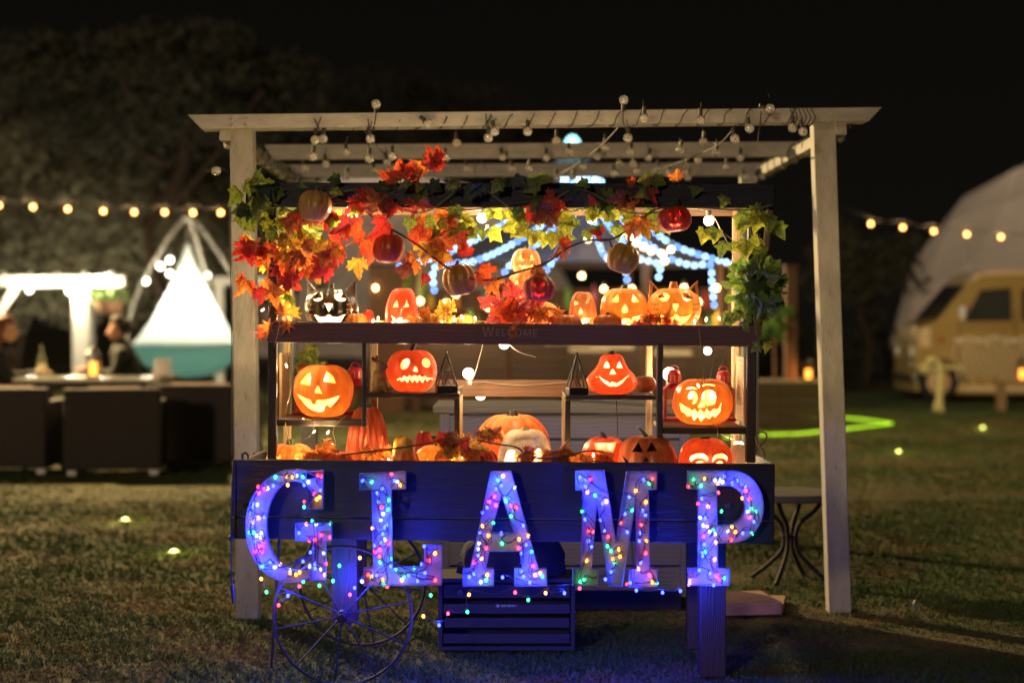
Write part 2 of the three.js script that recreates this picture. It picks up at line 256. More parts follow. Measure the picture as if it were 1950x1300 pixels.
{ // amplifier under the letter A
  const t = thing('amplifier', 'black boxy amplifier with slotted front standing on the grass under the cart', 'amplifier', ground(965, 7.0));
  const w = 0.535, h = 0.285, m = std([0.008, 0.008, 0.012], 0.7, { bumpMap: fine, bumpScale: 0.002 });
  part('cabinet', [box(w, 0.018, 0.26, 0, 0.012, 0), box(w, 0.018, 0.26, 0, h - 0.009, 0), box(0.018, h - 0.036, 0.26, -w / 2 + 0.009, h / 2, 0), box(0.018, h - 0.036, 0.26, w / 2 - 0.009, h / 2, 0), box(w - 0.03, h - 0.03, 0.02, 0, h / 2, -0.115)], m, t);
  part('control_panel', box(w - 0.04, 0.055, 0.02, 0, h - 0.05, 0.118), m, t);
  for (let k = 0; k < 3; k++) part('front_slat', box(w - 0.04, 0.04, 0.014, 0, 0.05 + k * 0.058, 0.121 - (k === 1 ? 0.02 : 0)), m, t);
  const badge = part('badge', box(0.09, 0.013, 0.003, 0, h - 0.105, 0.134, 0.001), std([0.03, 0.03, 0.033], 0.4), t);
  part('badge_mark', [new THREE.CylinderGeometry(0.0065, 0.0065, 0.003, 16).rotateX(Math.PI / 2).translate(-0.034, h - 0.105, 0.1365), ...[-0.016, -0.007, 0.003, 0.012, 0.022, 0.031].map((x, k) => box(0.006, k % 3 ? 0.006 : 0.009, 0.003, x, h - 0.105, 0.1365, 0))], std([0.25, 0.25, 0.27], 0.4), badge);
  part('coiled_cable', (() => { const p = []; for (let k = 0; k < 90; k++) p.push(V(-0.018 + Math.cos(k * 0.7) * 0.008, h + 0.01 + k * 0.0011, 0.05 + Math.sin(k * 0.7) * 0.008)); return tube(p, 0.0028, 240, 5); })(), M.wire, t);
  for (const s of [-1, 1]) part('knob', new THREE.CylinderGeometry(0.012, 0.013, 0.02, 14).rotateX(Math.PI / 2).translate(s * 0.18, h - 0.05, 0.137), M.black, t);
}
{ // soft bag behind the amplifier
  const g = ball(0.14, 0, 0, 0, 20), P = g.attributes.position; for (let i = 0; i < P.count; i++) { const v = V(P.getX(i), P.getY(i), P.getZ(i)); v.multiplyScalar(1 + 0.12 * noise3(v.x * 9, v.y * 9, v.z * 9)); P.setXYZ(i, v.x * 1.5, Math.max(-0.12, v.y * 1.2), v.z); } g.computeVertexNormals();
  const b = thing('equipment_bag', 'slumped black cloth bag on top of the amplifier', 'bag', at(975, 1070, 7.02)); part('bag_body', g.translate(0, 0, 0), std([0.015, 0.015, 0.018], 0.95, { bumpMap: fine, bumpScale: 0.004 }), b); part('bag_handle', tube([V(-0.1, 0.08, 0), V(-0.06, 0.18, 0.02), V(0.05, 0.18, 0.02), V(0.1, 0.07, 0)], 0.008, 20), M.wire, b);
}

// ---------------------------------------------------------------- the five channel letters and their fairy lights
const LED = { b: [0.012, 0.03, 1], r: [1, 0.01, 0.03], g: [0.01, 0.9, 0.22], y: [1, 0.33, 0.01], w: [0.1, 0.16, 1] };
const ledGlow = Object.fromEntries(Object.entries({ b: [0.09, 0.15, 2.2], r: [1.9, 0.08, 0.12], g: [0.06, 1.1, 0.4], y: [1.9, 0.62, 0.06], w: [0.6, 0.75, 1.9] }).map(([k, c]) => [k, glow(c, 3.2)]));
const ledShape = new THREE.SphereGeometry(0.0056, 8, 6).scale(1, 1.25, 1);
const letterMat = std([0.42, 0.4, 0.45], 0.55, { map: worn, bumpMap: fine, bumpScale: 0.0015 });
const DL = 6.31;   // back plates stand just in front of the board
function arc(cx, cy, rx, ry, a0, a1, n) { const o = []; for (let k = 0; k <= n; k++) { const a = (a0 + (a1 - a0) * k / n) * Math.PI / 180; o.push([cx + Math.cos(a) * rx, cy + Math.sin(a) * ry]); } return o; }
const outlines = {   // corners of each letter as seen in the picture (y down)
  G: [[...arc(560, 1000, 91, 107, -88, -60, 5), [585, 912], [585, 897], [616, 895], [616, 967], [586, 967], ...arc(562, 1000, 53, 86, -42, -180, 16), ...arc(562, 1000, 53, 84, 180, 50, 14), [598, 1060], [598, 1027], [565, 1027], [565, 995], [632, 993], [632, 1027], [621, 1028], [621, 1102], [594, 1103], [588, 1084], ...arc(556, 1000, 86, 106, 65, 275, 30)]],
  L: [[[686, 901], [773, 897], [773, 929], [746, 930], [748, 1079], [802, 1078], [809, 1066], [810, 1036], [842, 1034], [841, 1111], [694, 1113], [694, 1080], [712, 1078], [709, 930], [686, 931]]],
  A: [[[935, 897], [973, 896], [1025, 1080], [1040, 1080], [1041, 1113], [980, 1113], [980, 1080], [994, 1080], [990, 1047], [932, 1047], [925, 1080], [940, 1080], [940, 1113], [882, 1113], [882, 1080], [896, 1080]], [[955, 938], [979, 1013], [935, 1013]]],
  M: [[[1096, 896], [1150, 895], [1172, 1030], [1193, 897], [1250, 897], [1249, 930], [1234, 931], [1236, 1080], [1251, 1081], [1250, 1114], [1197, 1114], [1198, 1081], [1211, 1080], [1210, 948], [1184, 1113], [1158, 1113], [1136, 948], [1126, 1081], [1139, 1081], [1138, 1112], [1090, 1112], [1091, 1081], [1106, 1081], [1110, 931], [1096, 931]]],
  P: [[[1309, 896], [1395, 895], ...arc(1393, 963, 59, 68, -88, 88, 22), [1365, 1032], [1365, 1079], [1388, 1080], [1387, 1112], [1310, 1112], [1309, 1080], [1328, 1079], [1328, 930], [1308, 929]], [[1363, 923], ...arc(1383, 961, 34, 38, -86, 86, 12), [1364, 999]]],
};
const G0 = (u, v) => [460 + u * 0.1847, 880 + v * 0.1847], L0 = (u, v) => [420 + u * 0.3384, 860 + v * 0.3384], M0 = (u, v) => [1060 + u * 0.2154, 880 + v * 0.2154];
const leds = {
  G: [G0, 'b 120 430,g 350 150,y 460 140,y 525 150,w 568 138,g 630 150,r 172 250,r 240 272,r 176 312,w 270 266,b 330 240,y 478 232,b 662 218,w 690 200,r 790 132,r 820 140,b 812 284,r 745 320,y 805 355,y 776 378,r 650 405,g 645 458,b 130 445,w 160 435,y 118 612,y 175 570,b 140 590,g 85 725,g 126 720,w 156 750,w 205 725,w 200 768,r 222 842,r 145 915,r 190 865,r 212 915,b 215 1060,g 215 1070,b 300 1020,w 340 1080,w 362 1072,y 402 1048,w 505 1106,y 560 1155,y 500 1140,y 600 1130,b 608 710,y 668 632,g 730 600,w 772 634,g 920 626,r 915 772,r 820 748,r 760 795,r 700 805,b 715 920,b 760 1040,w 700 1068,w 815 1102,r 872 1042,y 860 1155,w 850 932,b 760 1090,b 100 520,b 235 560,b 150 800,b 650 1000,b 740 880'],
  L: [L0, 'g 850 168,r 962 122,w 995 165,y 1012 185,b 910 205,b 882 230,g 945 270,r 905 312,g 942 322,w 915 348,w 903 385,b 925 422,y 855 428,b 918 452,w 925 492,b 865 525,b 905 512,r 946 515,r 895 548,r 868 562,r 897 585,g 960 600,g 900 620,b 962 632,g 985 658,g 1092 650,b 1132 630,b 1150 520,y 1207 570,r 1172 610,w 797 728,y 850 700,r 830 690,y 910 718,g 918 745,r 938 755,y 1020 720,b 1110 722,r 1208 720,b 1060 690,b 880 690,b 940 400,b 890 280,b 980 160,b 800 160,b 1150 680,g 1030 700'],
  A: [L0, 'y 1590 135,g 1560 160,b 1552 200,w 1655 198,b 1580 180,r 1540 248,r 1510 280,r 1550 300,b 1472 340,b 1500 310,g 1605 275,r 1636 303,r 1664 312,g 1635 360,g 1535 398,y 1475 415,b 1460 450,b 1704 412,y 1508 470,b 1580 455,g 1584 515,y 1680 490,y 1732 470,r 1494 540,r 1676 540,w 1455 515,w 1450 545,b 1692 570,g 1750 560,y 1468 598,r 1425 620,b 1428 675,w 1465 730,g 1495 720,y 1500 690,b 1400 700,b 1705 690,y 1770 690,r 1760 640,b 1600 250,b 1720 520,b 1450 580,b 1640 330,b 1690 660,g 1810 700,y 1800 680,b 1740 730'],
  M: [M0, 'b 258 155,r 296 148,y 272 262,g 342 288,g 226 432,y 440 345,b 385 505,r 282 608,r 320 610,b 308 740,y 264 865,g 245 1035,g 210 1050,b 430 1030,r 455 655,g 450 740,g 480 780,y 500 850,g 515 885,y 550 765,y 560 830,b 625 612,r 565 530,g 665 420,y 700 250,b 765 150,r 845 140,g 820 182,y 788 350,b 785 465,r 748 548,b 742 620,y 795 690,b 730 690,r 785 800,y 725 940,r 822 995,y 845 1055,g 885 1065,b 645 1045,r 622 1075,b 250 200,b 250 500,b 400 350,b 420 600,b 640 300,b 600 450,b 760 420,b 740 880,b 280 690,b 480 960,b 200 120'],
  P: [M0, 'g 1210 150,g 1275 205,r 1160 215,y 1305 138,w 1400 155,w 1440 150,y 1422 185,w 1466 172,b 1550 185,b 1600 160,r 1676 250,r 1705 320,y 1642 315,g 1760 430,g 1720 410,w 1690 435,r 1705 485,g 1728 628,b 1280 318,r 1248 365,y 1340 390,w 1268 485,w 1295 555,y 1330 560,w 1352 608,g 1385 600,w 1402 630,w 1512 605,y 1580 612,y 1550 562,r 1295 655,r 1540 680,b 1275 780,b 1285 820,g 1310 790,y 1408 705,y 1395 855,y 1175 1040,y 1170 1075,b 1375 1065,r 1415 1000,r 1440 1030,g 1480 1020,b 1650 200,b 1740 520,b 1640 620,b 1300 480,b 1300 720,b 1340 960,b 1260 950,b 1480 120,r 1428 266,g 1456 430'],
};
R = hash(41);
const spread = (a, b, s) => a.distanceToSquared(b) + s;
function threaded(pts) { const left = pts.slice(), out = [left.shift()]; while (left.length) { const p = out[out.length - 1]; let b = 0, bd = 1e9; left.forEach((q, i) => { const e = p.distanceTo(q); if (e < bd) { bd = e; b = i; } }); out.push(left.splice(b, 1)[0]); } return out; }
for (const [ch, loops] of Object.entries(outlines)) {
  const cx = loops[0].reduce((s, p) => s + p[0], 0) / loops[0].length, t = thing('channel_letter', `pale metal channel letter ${ch} dressed with coloured fairy lights on the cart front`, 'letter', at(cx, 1005, DL));
  const k = DL / FOCAL, to = ([x, y]) => new THREE.Vector2((x - cx) * k, (1005 - y) * k), sh = new THREE.Shape(loops[0].map(to)); if (loops[1]) sh.holes.push(new THREE.Path(loops[1].map(to)));
  const back = new THREE.ExtrudeGeometry(sh, { depth: 0.003, bevelEnabled: false }); { const U = back.attributes.uv; for (let i = 0; i < U.count; i++) U.setXY(i, U.getX(i) * 3 + cx, U.getY(i) * 3); }
  part('back_plate', back, letterMat, t);
  const rim = []; for (const loop of loops) { const p = loop.map(to); for (let i = 0; i < p.length; i++) { const a = p[i], b = p[(i + 1) % p.length], L = a.distanceTo(b); if (L < 1e-4) continue; rim.push(new THREE.BoxGeometry(L + 0.001, 0.0022, 0.034).rotateZ(Math.atan2(b.y - a.y, b.x - a.x)).translate((a.x + b.x) / 2, (a.y + b.y) / 2, 0.0175)); } }
  part('rim', rim, letterMat, t);
  for (const s of [-1, 1]) part('bracket', box(0.02, 0.02, 0.028, s * 0.02 + (ch === 'G' ? -0.13 : ch === 'P' ? -0.05 : ch === 'M' ? s * 0.1 : ch === 'A' ? s * 0.05 : 0), 0.08, -0.0145), M.iron, t);
  const f = thing('fairy_light_string', `dark fairy light string with coloured lamps wound through the letter ${ch}`, 'fairy lights', t.position.clone());
  const [map, list] = leds[ch], pts = [];
  for (const e of list.split(',')) {
    const [c, u, v] = e.split(' '), [px, py] = map(+u, +v), p = loc(f, at(px, py, DL)).setZ(c === 'b' ? (R() < 0.34 ? 0.055 : rr(0.009, 0.024)) : rr(0.0065, 0.0115));
    part('led_lamp', ledShape, ledGlow[c], f, p); lamp(f, p, LED[c], (p.z > 0.05 ? 0.09 : c === 'b' ? 0.0065 : c === 'w' ? 0.004 : c === 'g' ? 0.0042 : c === 'r' ? 0.0036 : 0.0034) * rr(0.7, 1.3), 0.006); pts.push(p);
  }
  const path = []; threaded(pts).forEach((p, i, a) => { path.push(p.clone().add(V(0, 0.012, 0.004))); const q = a[i + 1]; if (q) path.push(p.clone().lerp(q, 0.5).add(V(rr(-0.018, 0.018), rr(-0.018, 0.018), rr(-0.004, 0.012)))); });
  part('wire', tube(path, 0.0013, path.length * 5, 5), M.wire, f);
  const p2 = path.slice().reverse().map((p) => p.clone().add(V(rr(-0.012, 0.012), rr(-0.012, 0.012), 0.002))); part('wire', tube(p2, 0.0013, p2.length * 4, 5), M.wire, f);
}
{ // the loose tail of the lights hanging under the letters
  const f = thing('fairy_light_string', 'loose tail of coloured fairy lights sagging below the letters', 'fairy lights', at(950, 1130, 6.3));
  const tail = 'y 497 1102,g 507 1127,b 548 1134,r 530 1152,r 570 1116,g 577 1107,g 608 1115,g 634 1106,g 646 1077,y 685 1062,r 666 1132,b 675 1119,b 688 1106,g 730 1112,r 737 1116,g 820 1133,y 806 1173,b 836 1190,r 853 1168,g 890 1165,y 893 1132,r 981 1128,g 1006 1142,y 1039 1129,b 1075 1129,b 957 1099,r 1104 1120,b 1212 1124,b 1262 1128,b 1296 1125'.split(',').map((e) => e.split(' ')).map(([c, x, y]) => [c, loc(f, at(+x, +y, 6.31 + rr(-0.03, 0.02)))]);
  for (const [c, p] of tail) { part('led_lamp', ledShape, ledGlow[c], f, p); lamp(f, p, LED[c], c === 'b' ? 0.3 : 0.008, 0.006); }
  const path = []; tail.forEach(([, p], i) => { path.push(p.clone().add(V(0, 0.014, 0))); const q = tail[i + 1]; if (q) path.push(p.clone().lerp(q[1], 0.5).add(V(rr(-0.01, 0.01), 0.004 - p.distanceTo(q[1]) * 0.04, 0))); });
  part('wire', tube(path, 0.0013, path.length * 6, 5), M.wire, f);
}
// ---------------------------------------------------------------- pumpkins
function capsules(bones, cell, k = 0.03, mat = M.black) {   // smooth union of tapered capsules [p, r, q, r2] as one surface
  const lo = V(1e9, 1e9, 1e9), hi = V(-1e9, -1e9, -1e9); for (const [p, r, q, r2] of bones) for (const [c, e] of [[p, r], [q, r2]]) { lo.min(c.clone().subScalar(e)); hi.max(c.clone().addScalar(e)); }
  const c = lo.clone().add(hi).multiplyScalar(0.5), S = Math.max(hi.x - lo.x, hi.y - lo.y, hi.z - lo.z) / 2 + cell * 3, n = Math.ceil(2 * S / cell), mc = new MarchingCubes(n, mat, false, false, 120000); mc.isolation = 0;
  for (let z = 0; z < n; z++) for (let y = 0; y < n; y++) for (let x = 0; x < n; x++) {
    const px = c.x + (x / n * 2 - 1) * S, py = c.y + (y / n * 2 - 1) * S, pz = c.z + (z / n * 2 - 1) * S; let d = 1e9;
    for (const [p, r, q, r2] of bones) { const ax = q.x - p.x, ay = q.y - p.y, az = q.z - p.z, L = ax * ax + ay * ay + az * az || 1e-9, h = Math.min(1, Math.max(0, ((px - p.x) * ax + (py - p.y) * ay + (pz - p.z) * az) / L)); const e = Math.hypot(px - p.x - ax * h, py - p.y - ay * h, pz - p.z - az * h) - (r + (r2 - r) * h); const m = Math.max(k - Math.abs(d - e), 0) / k; d = Math.min(d, e) - m * m * k * 0.25; }
    mc.field[x + y * n + z * n * n] = -d;
  }
  mc.update(); const g = new THREE.BufferGeometry(); g.setAttribute('position', new THREE.Float32BufferAttribute(mc.positionArray.slice(0, mc.count * 3), 3)); g.setAttribute('normal', new THREE.Float32BufferAttribute(mc.normalArray.slice(0, mc.count * 3), 3));
  g.scale(S, S, S).translate(c.x, c.y, c.z); return flat(g);
}
const profiles = {
  round: [[0.02, 0.05], [0.35, 0.0], [0.72, 0.08], [0.96, 0.33], [1, 0.52], [0.92, 0.76], [0.66, 0.94], [0.34, 1.0], [0.1, 0.95]],
  flat: [[0.02, 0.06], [0.45, 0.0], [0.82, 0.12], [1, 0.4], [0.97, 0.62], [0.78, 0.88], [0.45, 1.0], [0.2, 0.97], [0.08, 0.9]],
  tall: [[0.02, 0.03], [0.6, 0.0], [0.94, 0.14], [1, 0.36], [0.92, 0.62], [0.72, 0.88], [0.4, 1.0], [0.08, 0.97]],
  pear: [[0.02, 0.02], [0.5, 0.0], [0.9, 0.13], [1, 0.29], [0.9, 0.46], [0.66, 0.64], [0.52, 0.79], [0.44, 0.92], [0.26, 1.0], [0.06, 0.97]],
};
const mottle = texture(256, (u, v) => { const a = tile(u, v, 6), b = noise2(u * 50, v * 50); const sp = noise2(u * 26 + 3, v * 26) > 0.72 ? 0.12 : 0, st = noise2(u * 40, v * 3); return [0.92 + 0.06 * a + 0.03 * b - sp, 0.82 + 0.14 * a + 0.06 * b + 0.07 * st - sp, 0.8 + 0.14 * a + 0.06 * b - sp]; });
function gourd(kind, r, h, ribs, depth, nu = 96, nv = 36) {
  const cv = new THREE.CatmullRomCurve3(profiles[kind].map(([x, y]) => V(x, y, 0)), false, 'centripetal'), pos = [], uv = [], idx = [];
  for (let j = 0; j <= nv; j++) { const p = cv.getPoint(j / nv); for (let i = 0; i <= nu; i++) { const a = i / nu * 2 * Math.PI, f = 1 - depth * Math.pow(Math.abs(Math.cos(a * ribs / 2)), 4) * Math.min(1, p.x * 1.6), dip = 0.03 * depth * 8 * Math.pow(Math.abs(Math.cos(a * ribs / 2)), 4) * (p.y > 0.6 ? p.y : 0); const w = 1 + 0.022 * noise3(Math.sin(a) * 1.7 + h * 40, p.y * 2.2, Math.cos(a) * 1.7) + 0.006 * noise3(Math.sin(a) * 7, p.y * 9 + r * 60, Math.cos(a) * 7); pos.push(Math.sin(a) * p.x * r * f * w, (p.y - dip * (1 - p.x)) * h, Math.cos(a) * p.x * r * f * w); uv.push(i / nu * 2, j / nv); } }
  for (let j = 0; j < nv; j++) for (let i = 0; i < nu; i++) { const a = j * (nu + 1) + i, b = a + nu + 1; idx.push(a, a + 1, b, b, a + 1, b + 1); }
  const g = new THREE.BufferGeometry(); g.setAttribute('position', new THREE.Float32BufferAttribute(pos, 3)); g.setAttribute('uv', new THREE.Float32BufferAttribute(uv, 2)); g.setIndex(idx); g.computeVertexNormals();
  const N = g.attributes.normal; for (let j = 0; j <= nv; j++) { const a = j * (nu + 1), b = a + nu, v = V(N.getX(a) + N.getX(b), N.getY(a) + N.getY(b), N.getZ(a) + N.getZ(b)).normalize(); N.setXYZ(a, v.x, v.y, v.z); N.setXYZ(b, v.x, v.y, v.z); }
  return g;
}
const evaluator = new Evaluator(); evaluator.attributes = ['position', 'normal', 'uv']; evaluator.useGroups = false;
function carve(shell, faces, r, h, thick) {
  const cut = mergeGeometries(faces.map((pts) => { if (THREE.ShapeUtils.area(pts.map(([x, y]) => ({ x, y }))) < 0) pts = pts.slice().reverse(); return flat(prism(pts.map(([x, y]) => [x * r, y * h]), r * 1.6)); }));
  const out = flat(evaluator.evaluate(new Brush(shell), new Brush(cut), HOLLOW_SUBTRACTION).geometry);
  // the cut edge gets the wall's thickness: every open edge is drawn inwards
  const P = out.attributes.position, seen = new Map(), key = (i) => [P.getX(i), P.getY(i), P.getZ(i)].map((x) => Math.round(x * 2e4)).join();
  for (let i = 0; i < P.count; i += 3) for (let k = 0; k < 3; k++) { const a = i + k, b = i + (k + 1) % 3, ka = key(a), kb = key(b); if (ka === kb) continue; const e = ka < kb ? ka + '|' + kb : kb + '|' + ka; seen.set(e, seen.has(e) ? null : [a, b]); }
  const near = (p) => faces.some((f) => f.some(([x, y], i) => { const [u, v] = f[(i + 1) % f.length], ax = x * r, ay = y * h, bx = u * r - ax, by = v * h - ay, q = Math.min(1, Math.max(0, ((p.x - ax) * bx + (p.y - ay) * by) / (bx * bx + by * by || 1e-12))); return Math.hypot(p.x - ax - bx * q, p.y - ay - by * q) < 2e-4; }));
  const wall = []; for (const e of seen.values()) if (e) { const [a, b] = e.map((i) => V(P.getX(i), P.getY(i), P.getZ(i))); if (a.z < 0 || !near(a) || !near(b)) continue; const inn = (p) => p.clone().add(V(-p.x * 0.25, 0, -Math.abs(p.z) - 0.01).normalize().multiplyScalar(thick)); const c = inn(a), d = inn(b); wall.push(a, b, d, a, d, c); }
  const w = new THREE.BufferGeometry().setFromPoints(wall); w.computeVertexNormals(); return mergeGeometries([out, flat(w)]);
}
// face pieces: x in half widths, y in heights
const tri = (x, y, w, h, lean = 0) => [[x - w, y - h / 2], [x + w, y - h / 2], [x + lean * w, y + h / 2]];
const oval = (x, y, w, h, tilt = 0, n = 16) => { const o = []; for (let k = 0; k < n; k++) { const a = k / n * 2 * Math.PI, u = Math.cos(a) * w, v = Math.sin(a) * h; o.push([x + u * Math.cos(tilt) - v * Math.sin(tilt), y + u * Math.sin(tilt) + v * Math.cos(tilt)]); } return o; };
function grin(x, y, w, s1, s2, up = [], low = [], tw = 0.09, n = 28) { // crescent between sags s1 (upper lip) and s2 (lower lip) with square teeth left standing
  const top = [], bot = []; const tooth = (u, list) => list.some((t) => Math.abs(u - t) < tw);
  for (let k = 0; k <= n; k++) { const u = k / n * 2 - 1, e = 1 - u * u, a = y - s1 * e, b = y - s2 * e, g = (a - b) * 0.42; top.push([x + u * w, tooth(u, up) ? a - g : a]); bot.push([x + u * w, tooth(u, low) ? b + g : b]); }
  return [...top.slice(0, -1), ...bot.reverse().slice(0, -1)];
}
function jag(x, y, w, curve, th, n) { const a = [], b = []; for (let k = 0; k <= n; k++) { const u = k / n * 2 - 1, c = y - curve * (1 - u * u), f = Math.max(0.12, 1 - Math.pow(Math.abs(u), 3)); a.push([x + u * w, c + (k % 2 ? th * 0.62 : 0.16 * th) * f]); b.push([x + u * w, c - (k % 2 ? 0.12 * th : th * 0.75) * f]); } return [...a, ...b.reverse()]; }
const brow = (x, y, w, h, th) => [...arc(x, y, w, h, 180, 0, 12), ...arc(x, y - th * 0.35, w * 0.78, h * 0.62, 0, 180, 12)];

const skins = {};
function skin(c, through, rough = 1) { const k = c.join() + through; return skins[k] ??= phys(c, rough, { transmission: through, thickness: 0, map: mottle, clearcoat: 0.55, clearcoatRoughness: 0.28, bumpMap: fine, bumpScale: 0.0012 }); }
const OR = [0.86, 0.24, 0.03], RED = [0.72, 0.085, 0.02], PEACH = [0.9, 0.36, 0.12], AMBER = [0.88, 0.36, 0.05], PALE = [0.82, 0.74, 0.5];
const stemDark = std([0.035, 0.03, 0.018], 0.5), stemGreen = std([0.03, 0.07, 0.02], 0.5), stemOlive = std([0.12, 0.1, 0.03], 0.6);
const stemGlow = glow([1, 0.72, 0.32], 5), redGlow = glow([1, 0.05, 0.04], 1.6);
function stem(parent, h, r, top, lean = 0, m = stemDark) { const g = new THREE.CylinderGeometry(r * 0.75, r * 1.3, h, 14, 6), P = g.attributes.position; for (let i = 0; i < P.count; i++) { const y = P.getY(i) / h + 0.5, a = Math.atan2(P.getZ(i), P.getX(i)), f = 1 + 0.16 * Math.cos(a * 6); P.setXYZ(i, P.getX(i) * f + lean * y * y * h, P.getY(i), P.getZ(i) * f); } g.computeVertexNormals(); return part('stem', g, m, parent, V(0, top + h * 0.4, 0)); }
const YS = { top: 1.258, boxL: 0.928, boxR: 0.9, lowL: 1.0228, lowR: 1.0152, bed: 0.666 };
function pumpkin(o) { // o: px, top, w (all as measured), d, y (shelf) or hang
  const k = o.d / FOCAL, r = o.w / 2 * k, yb = o.y ?? (EYE - (o.bottom - HORIZON) * k), h = o.h ?? (EYE - (o.top - HORIZON) * k - yb), t = thing(o.name ?? 'jack_o_lantern', o.label, o.category ?? 'pumpkin', V((o.px - MID) * k, yb, -o.d), o.group);
  t.rotation.y = (o.turn ?? 0) + 0; if (o.tilt) t.rotation.z = o.tilt;
  let g = gourd(o.kind ?? 'round', r, h, o.ribs ?? 10, o.depth ?? 0.06, o.faces ? 96 : 64, o.faces ? 36 : 24);
  if (o.spin) g.rotateY(o.spin);
  if (o.bend) { const P = g.attributes.position; for (let i = 0; i < P.count; i++) { const y = Math.max(0, P.getY(i) / h - 0.35); P.setX(i, P.getX(i) + o.bend * y * y * r); } g.computeVertexNormals(); }
  const m = o.mat ?? skin(o.color ?? OR, o.lit ? (o.through ?? 0.24) * 0.25 : 0);
  if (o.faces) g = carve(g, o.faces, r, h, Math.min(0.008, r * 0.1));
  part('shell', g, m, t);
  if (o.stem !== 0) stem(t, o.stem ?? h * 0.16, o.stemR ?? r * 0.13, h * 0.95, o.lean ?? 0.2, o.stemMat);
  if (o.lit) { const p = V(0, h * (o.lampY ?? 0.16), -r * 0.05); part('candle_lamp', ball(Math.min(0.007, r * 0.14), 0, 0, 0, 10), o.lampMat ?? stemGlow, t, p); lamp(t, p.clone().add(V(0, 0.002, 0)), o.lightColor ?? [1, 0.72, 0.38], o.lit * 4.5 * r * r, 0.003); }
  return t;
}
R = hash(51);
const cat = [oval(-0.42, 0.78, 0.2, 0.1, 0.06), oval(0.42, 0.78, 0.2, 0.1, -0.06), [[-0.14, 0.62], [0.14, 0.62], [0, 0.43]], [[-0.58, 0.36], [-0.3, 0.29], [-0.12, 0.3], [0, 0.36], [0.12, 0.3], [0.3, 0.29], [0.58, 0.36], [0.4, 0.19], [0.15, 0.09], [-0.15, 0.09], [-0.4, 0.19]]];
function catExtras(t, r, h, m, whisker) {
  for (const s of [-1, 1]) {
    const g = new THREE.ConeGeometry(r * 0.34, h * 0.5, 14, 4).scale(1, 1, 0.5), P = g.attributes.position; for (let i = 0; i < P.count; i++) { const y = P.getY(i) / (h * 0.5) + 0.5; P.setX(i, P.getX(i) + s * r * 0.12 * y * y); } g.computeVertexNormals();
    const e = part('ear', g, m, t, V(s * r * 0.7, h * 0.98, 0)); e.rotation.z = -s * 0.22; part('inner_ear', new THREE.ConeGeometry(r * 0.2, h * 0.34, 10).scale(1, 1, 0.3), std([0.05, 0.03, 0.02], 0.8), e, V(s * r * 0.02, -0.01, r * 0.13));
    for (let k = 0; k < 3; k++) part('whisker', rod(V(s * r * 0.62, h * (0.6 - k * 0.12), r * 0.8), V(s * r * 0.86, h * (0.58 - k * 0.13 + 0.03), r * 0.58), 0.0016, 5), whisker, t);
  }
}
{
  const blackSkin = phys([0.02, 0.017, 0.015], 0.3, { clearcoat: 0.6, clearcoatRoughness: 0.2 });
  const a = pumpkin({ px: 631, top: 549, w: 104, d: 6.63, y: YS.top, label: 'glossy black cat pumpkin with ears and glowing oval eyes', faces: cat, mat: blackSkin, lit: 16, ribs: 12, stem: 0.028, stemR: 0.013, stemMat: blackSkin, lean: 0 });
  catExtras(a, 104 / 2 * 6.63 / FOCAL, EYE + 51 * 6.63 / FOCAL - YS.top, blackSkin, std([0.6, 0.2, 0.05], 0.6));
  part('lining', gourd('round', 104 / 2 * 6.63 / FOCAL * 0.94, 0.14, 12, 0.06, 48, 20).translate(0, 0.004, 0).scale(1, 1, 1), std([0.85, 0.55, 0.25], 1), a).geometry = (() => { const g = flat(gourd('round', 0.096, 0.142, 12, 0.06, 48, 20).translate(0, 0.004, 0)), P = g.attributes.position, keep = []; for (let i = 0; i < P.count; i += 3) if ((P.getZ(i) + P.getZ(i + 1) + P.getZ(i + 2)) / 3 < 0.01) for (let k = 0; k < 3; k++) keep.push(V(P.getX(i + k), P.getY(i + k), P.getZ(i + k))); const o = new THREE.BufferGeometry().setFromPoints(keep); o.computeVertexNormals(); return o; })();
  const b = pumpkin({ px: 1283, top: 549, w: 104, d: 6.62, y: YS.top, label: 'orange cat pumpkin with ears, black whiskers and glowing oval eyes', faces: cat, color: AMBER, lit: 12, through: 0.28, ribs: 12, depth: 0.05, stem: 0.036, stemR: 0.016, stemMat: skin(AMBER, 0), lean: 0 });
  catExtras(b, 104 / 2 * 6.62 / FOCAL, EYE + 51 * 6.62 / FOCAL - YS.top, skin(AMBER, 0.2), std([0.03, 0.015, 0.01], 0.6));
}
pumpkin({ px: 764, top: 549, w: 62, d: 6.62, y: YS.top, kind: 'tall', bend: 0.22, depth: 0.03, color: RED, lit: 26, through: 0.16, lampY: 0.3, stem: 0.0, label: 'slumped red wax pumpkin with a drooping tip and grinning face', faces: [tri(-0.28, 0.64, 0.17, 0.2, 0.4), tri(0.36, 0.64, 0.17, 0.2, 0.2), tri(0.08, 0.44, 0.1, 0.12), grin(0.02, 0.34, 0.6, 0.06, 0.26, [-0.4, 0.3], [0.0])] });
{ const t = pumpkin({ px: 1001, top: 517, bottom: 578, w: 72, d: 6.66, color: PEACH, lit: 15, through: 0.32, kind: 'round', stem: 0, label: 'middle pumpkin of the peach totem with small round eyes', faces: [oval(-0.3, 0.62, 0.1, 0.09), oval(0.25, 0.62, 0.1, 0.09), tri(0, 0.42, 0.1, 0.14), grin(0, 0.3, 0.45, 0.04, 0.14)] }); t.rotation.y = -0.2; }
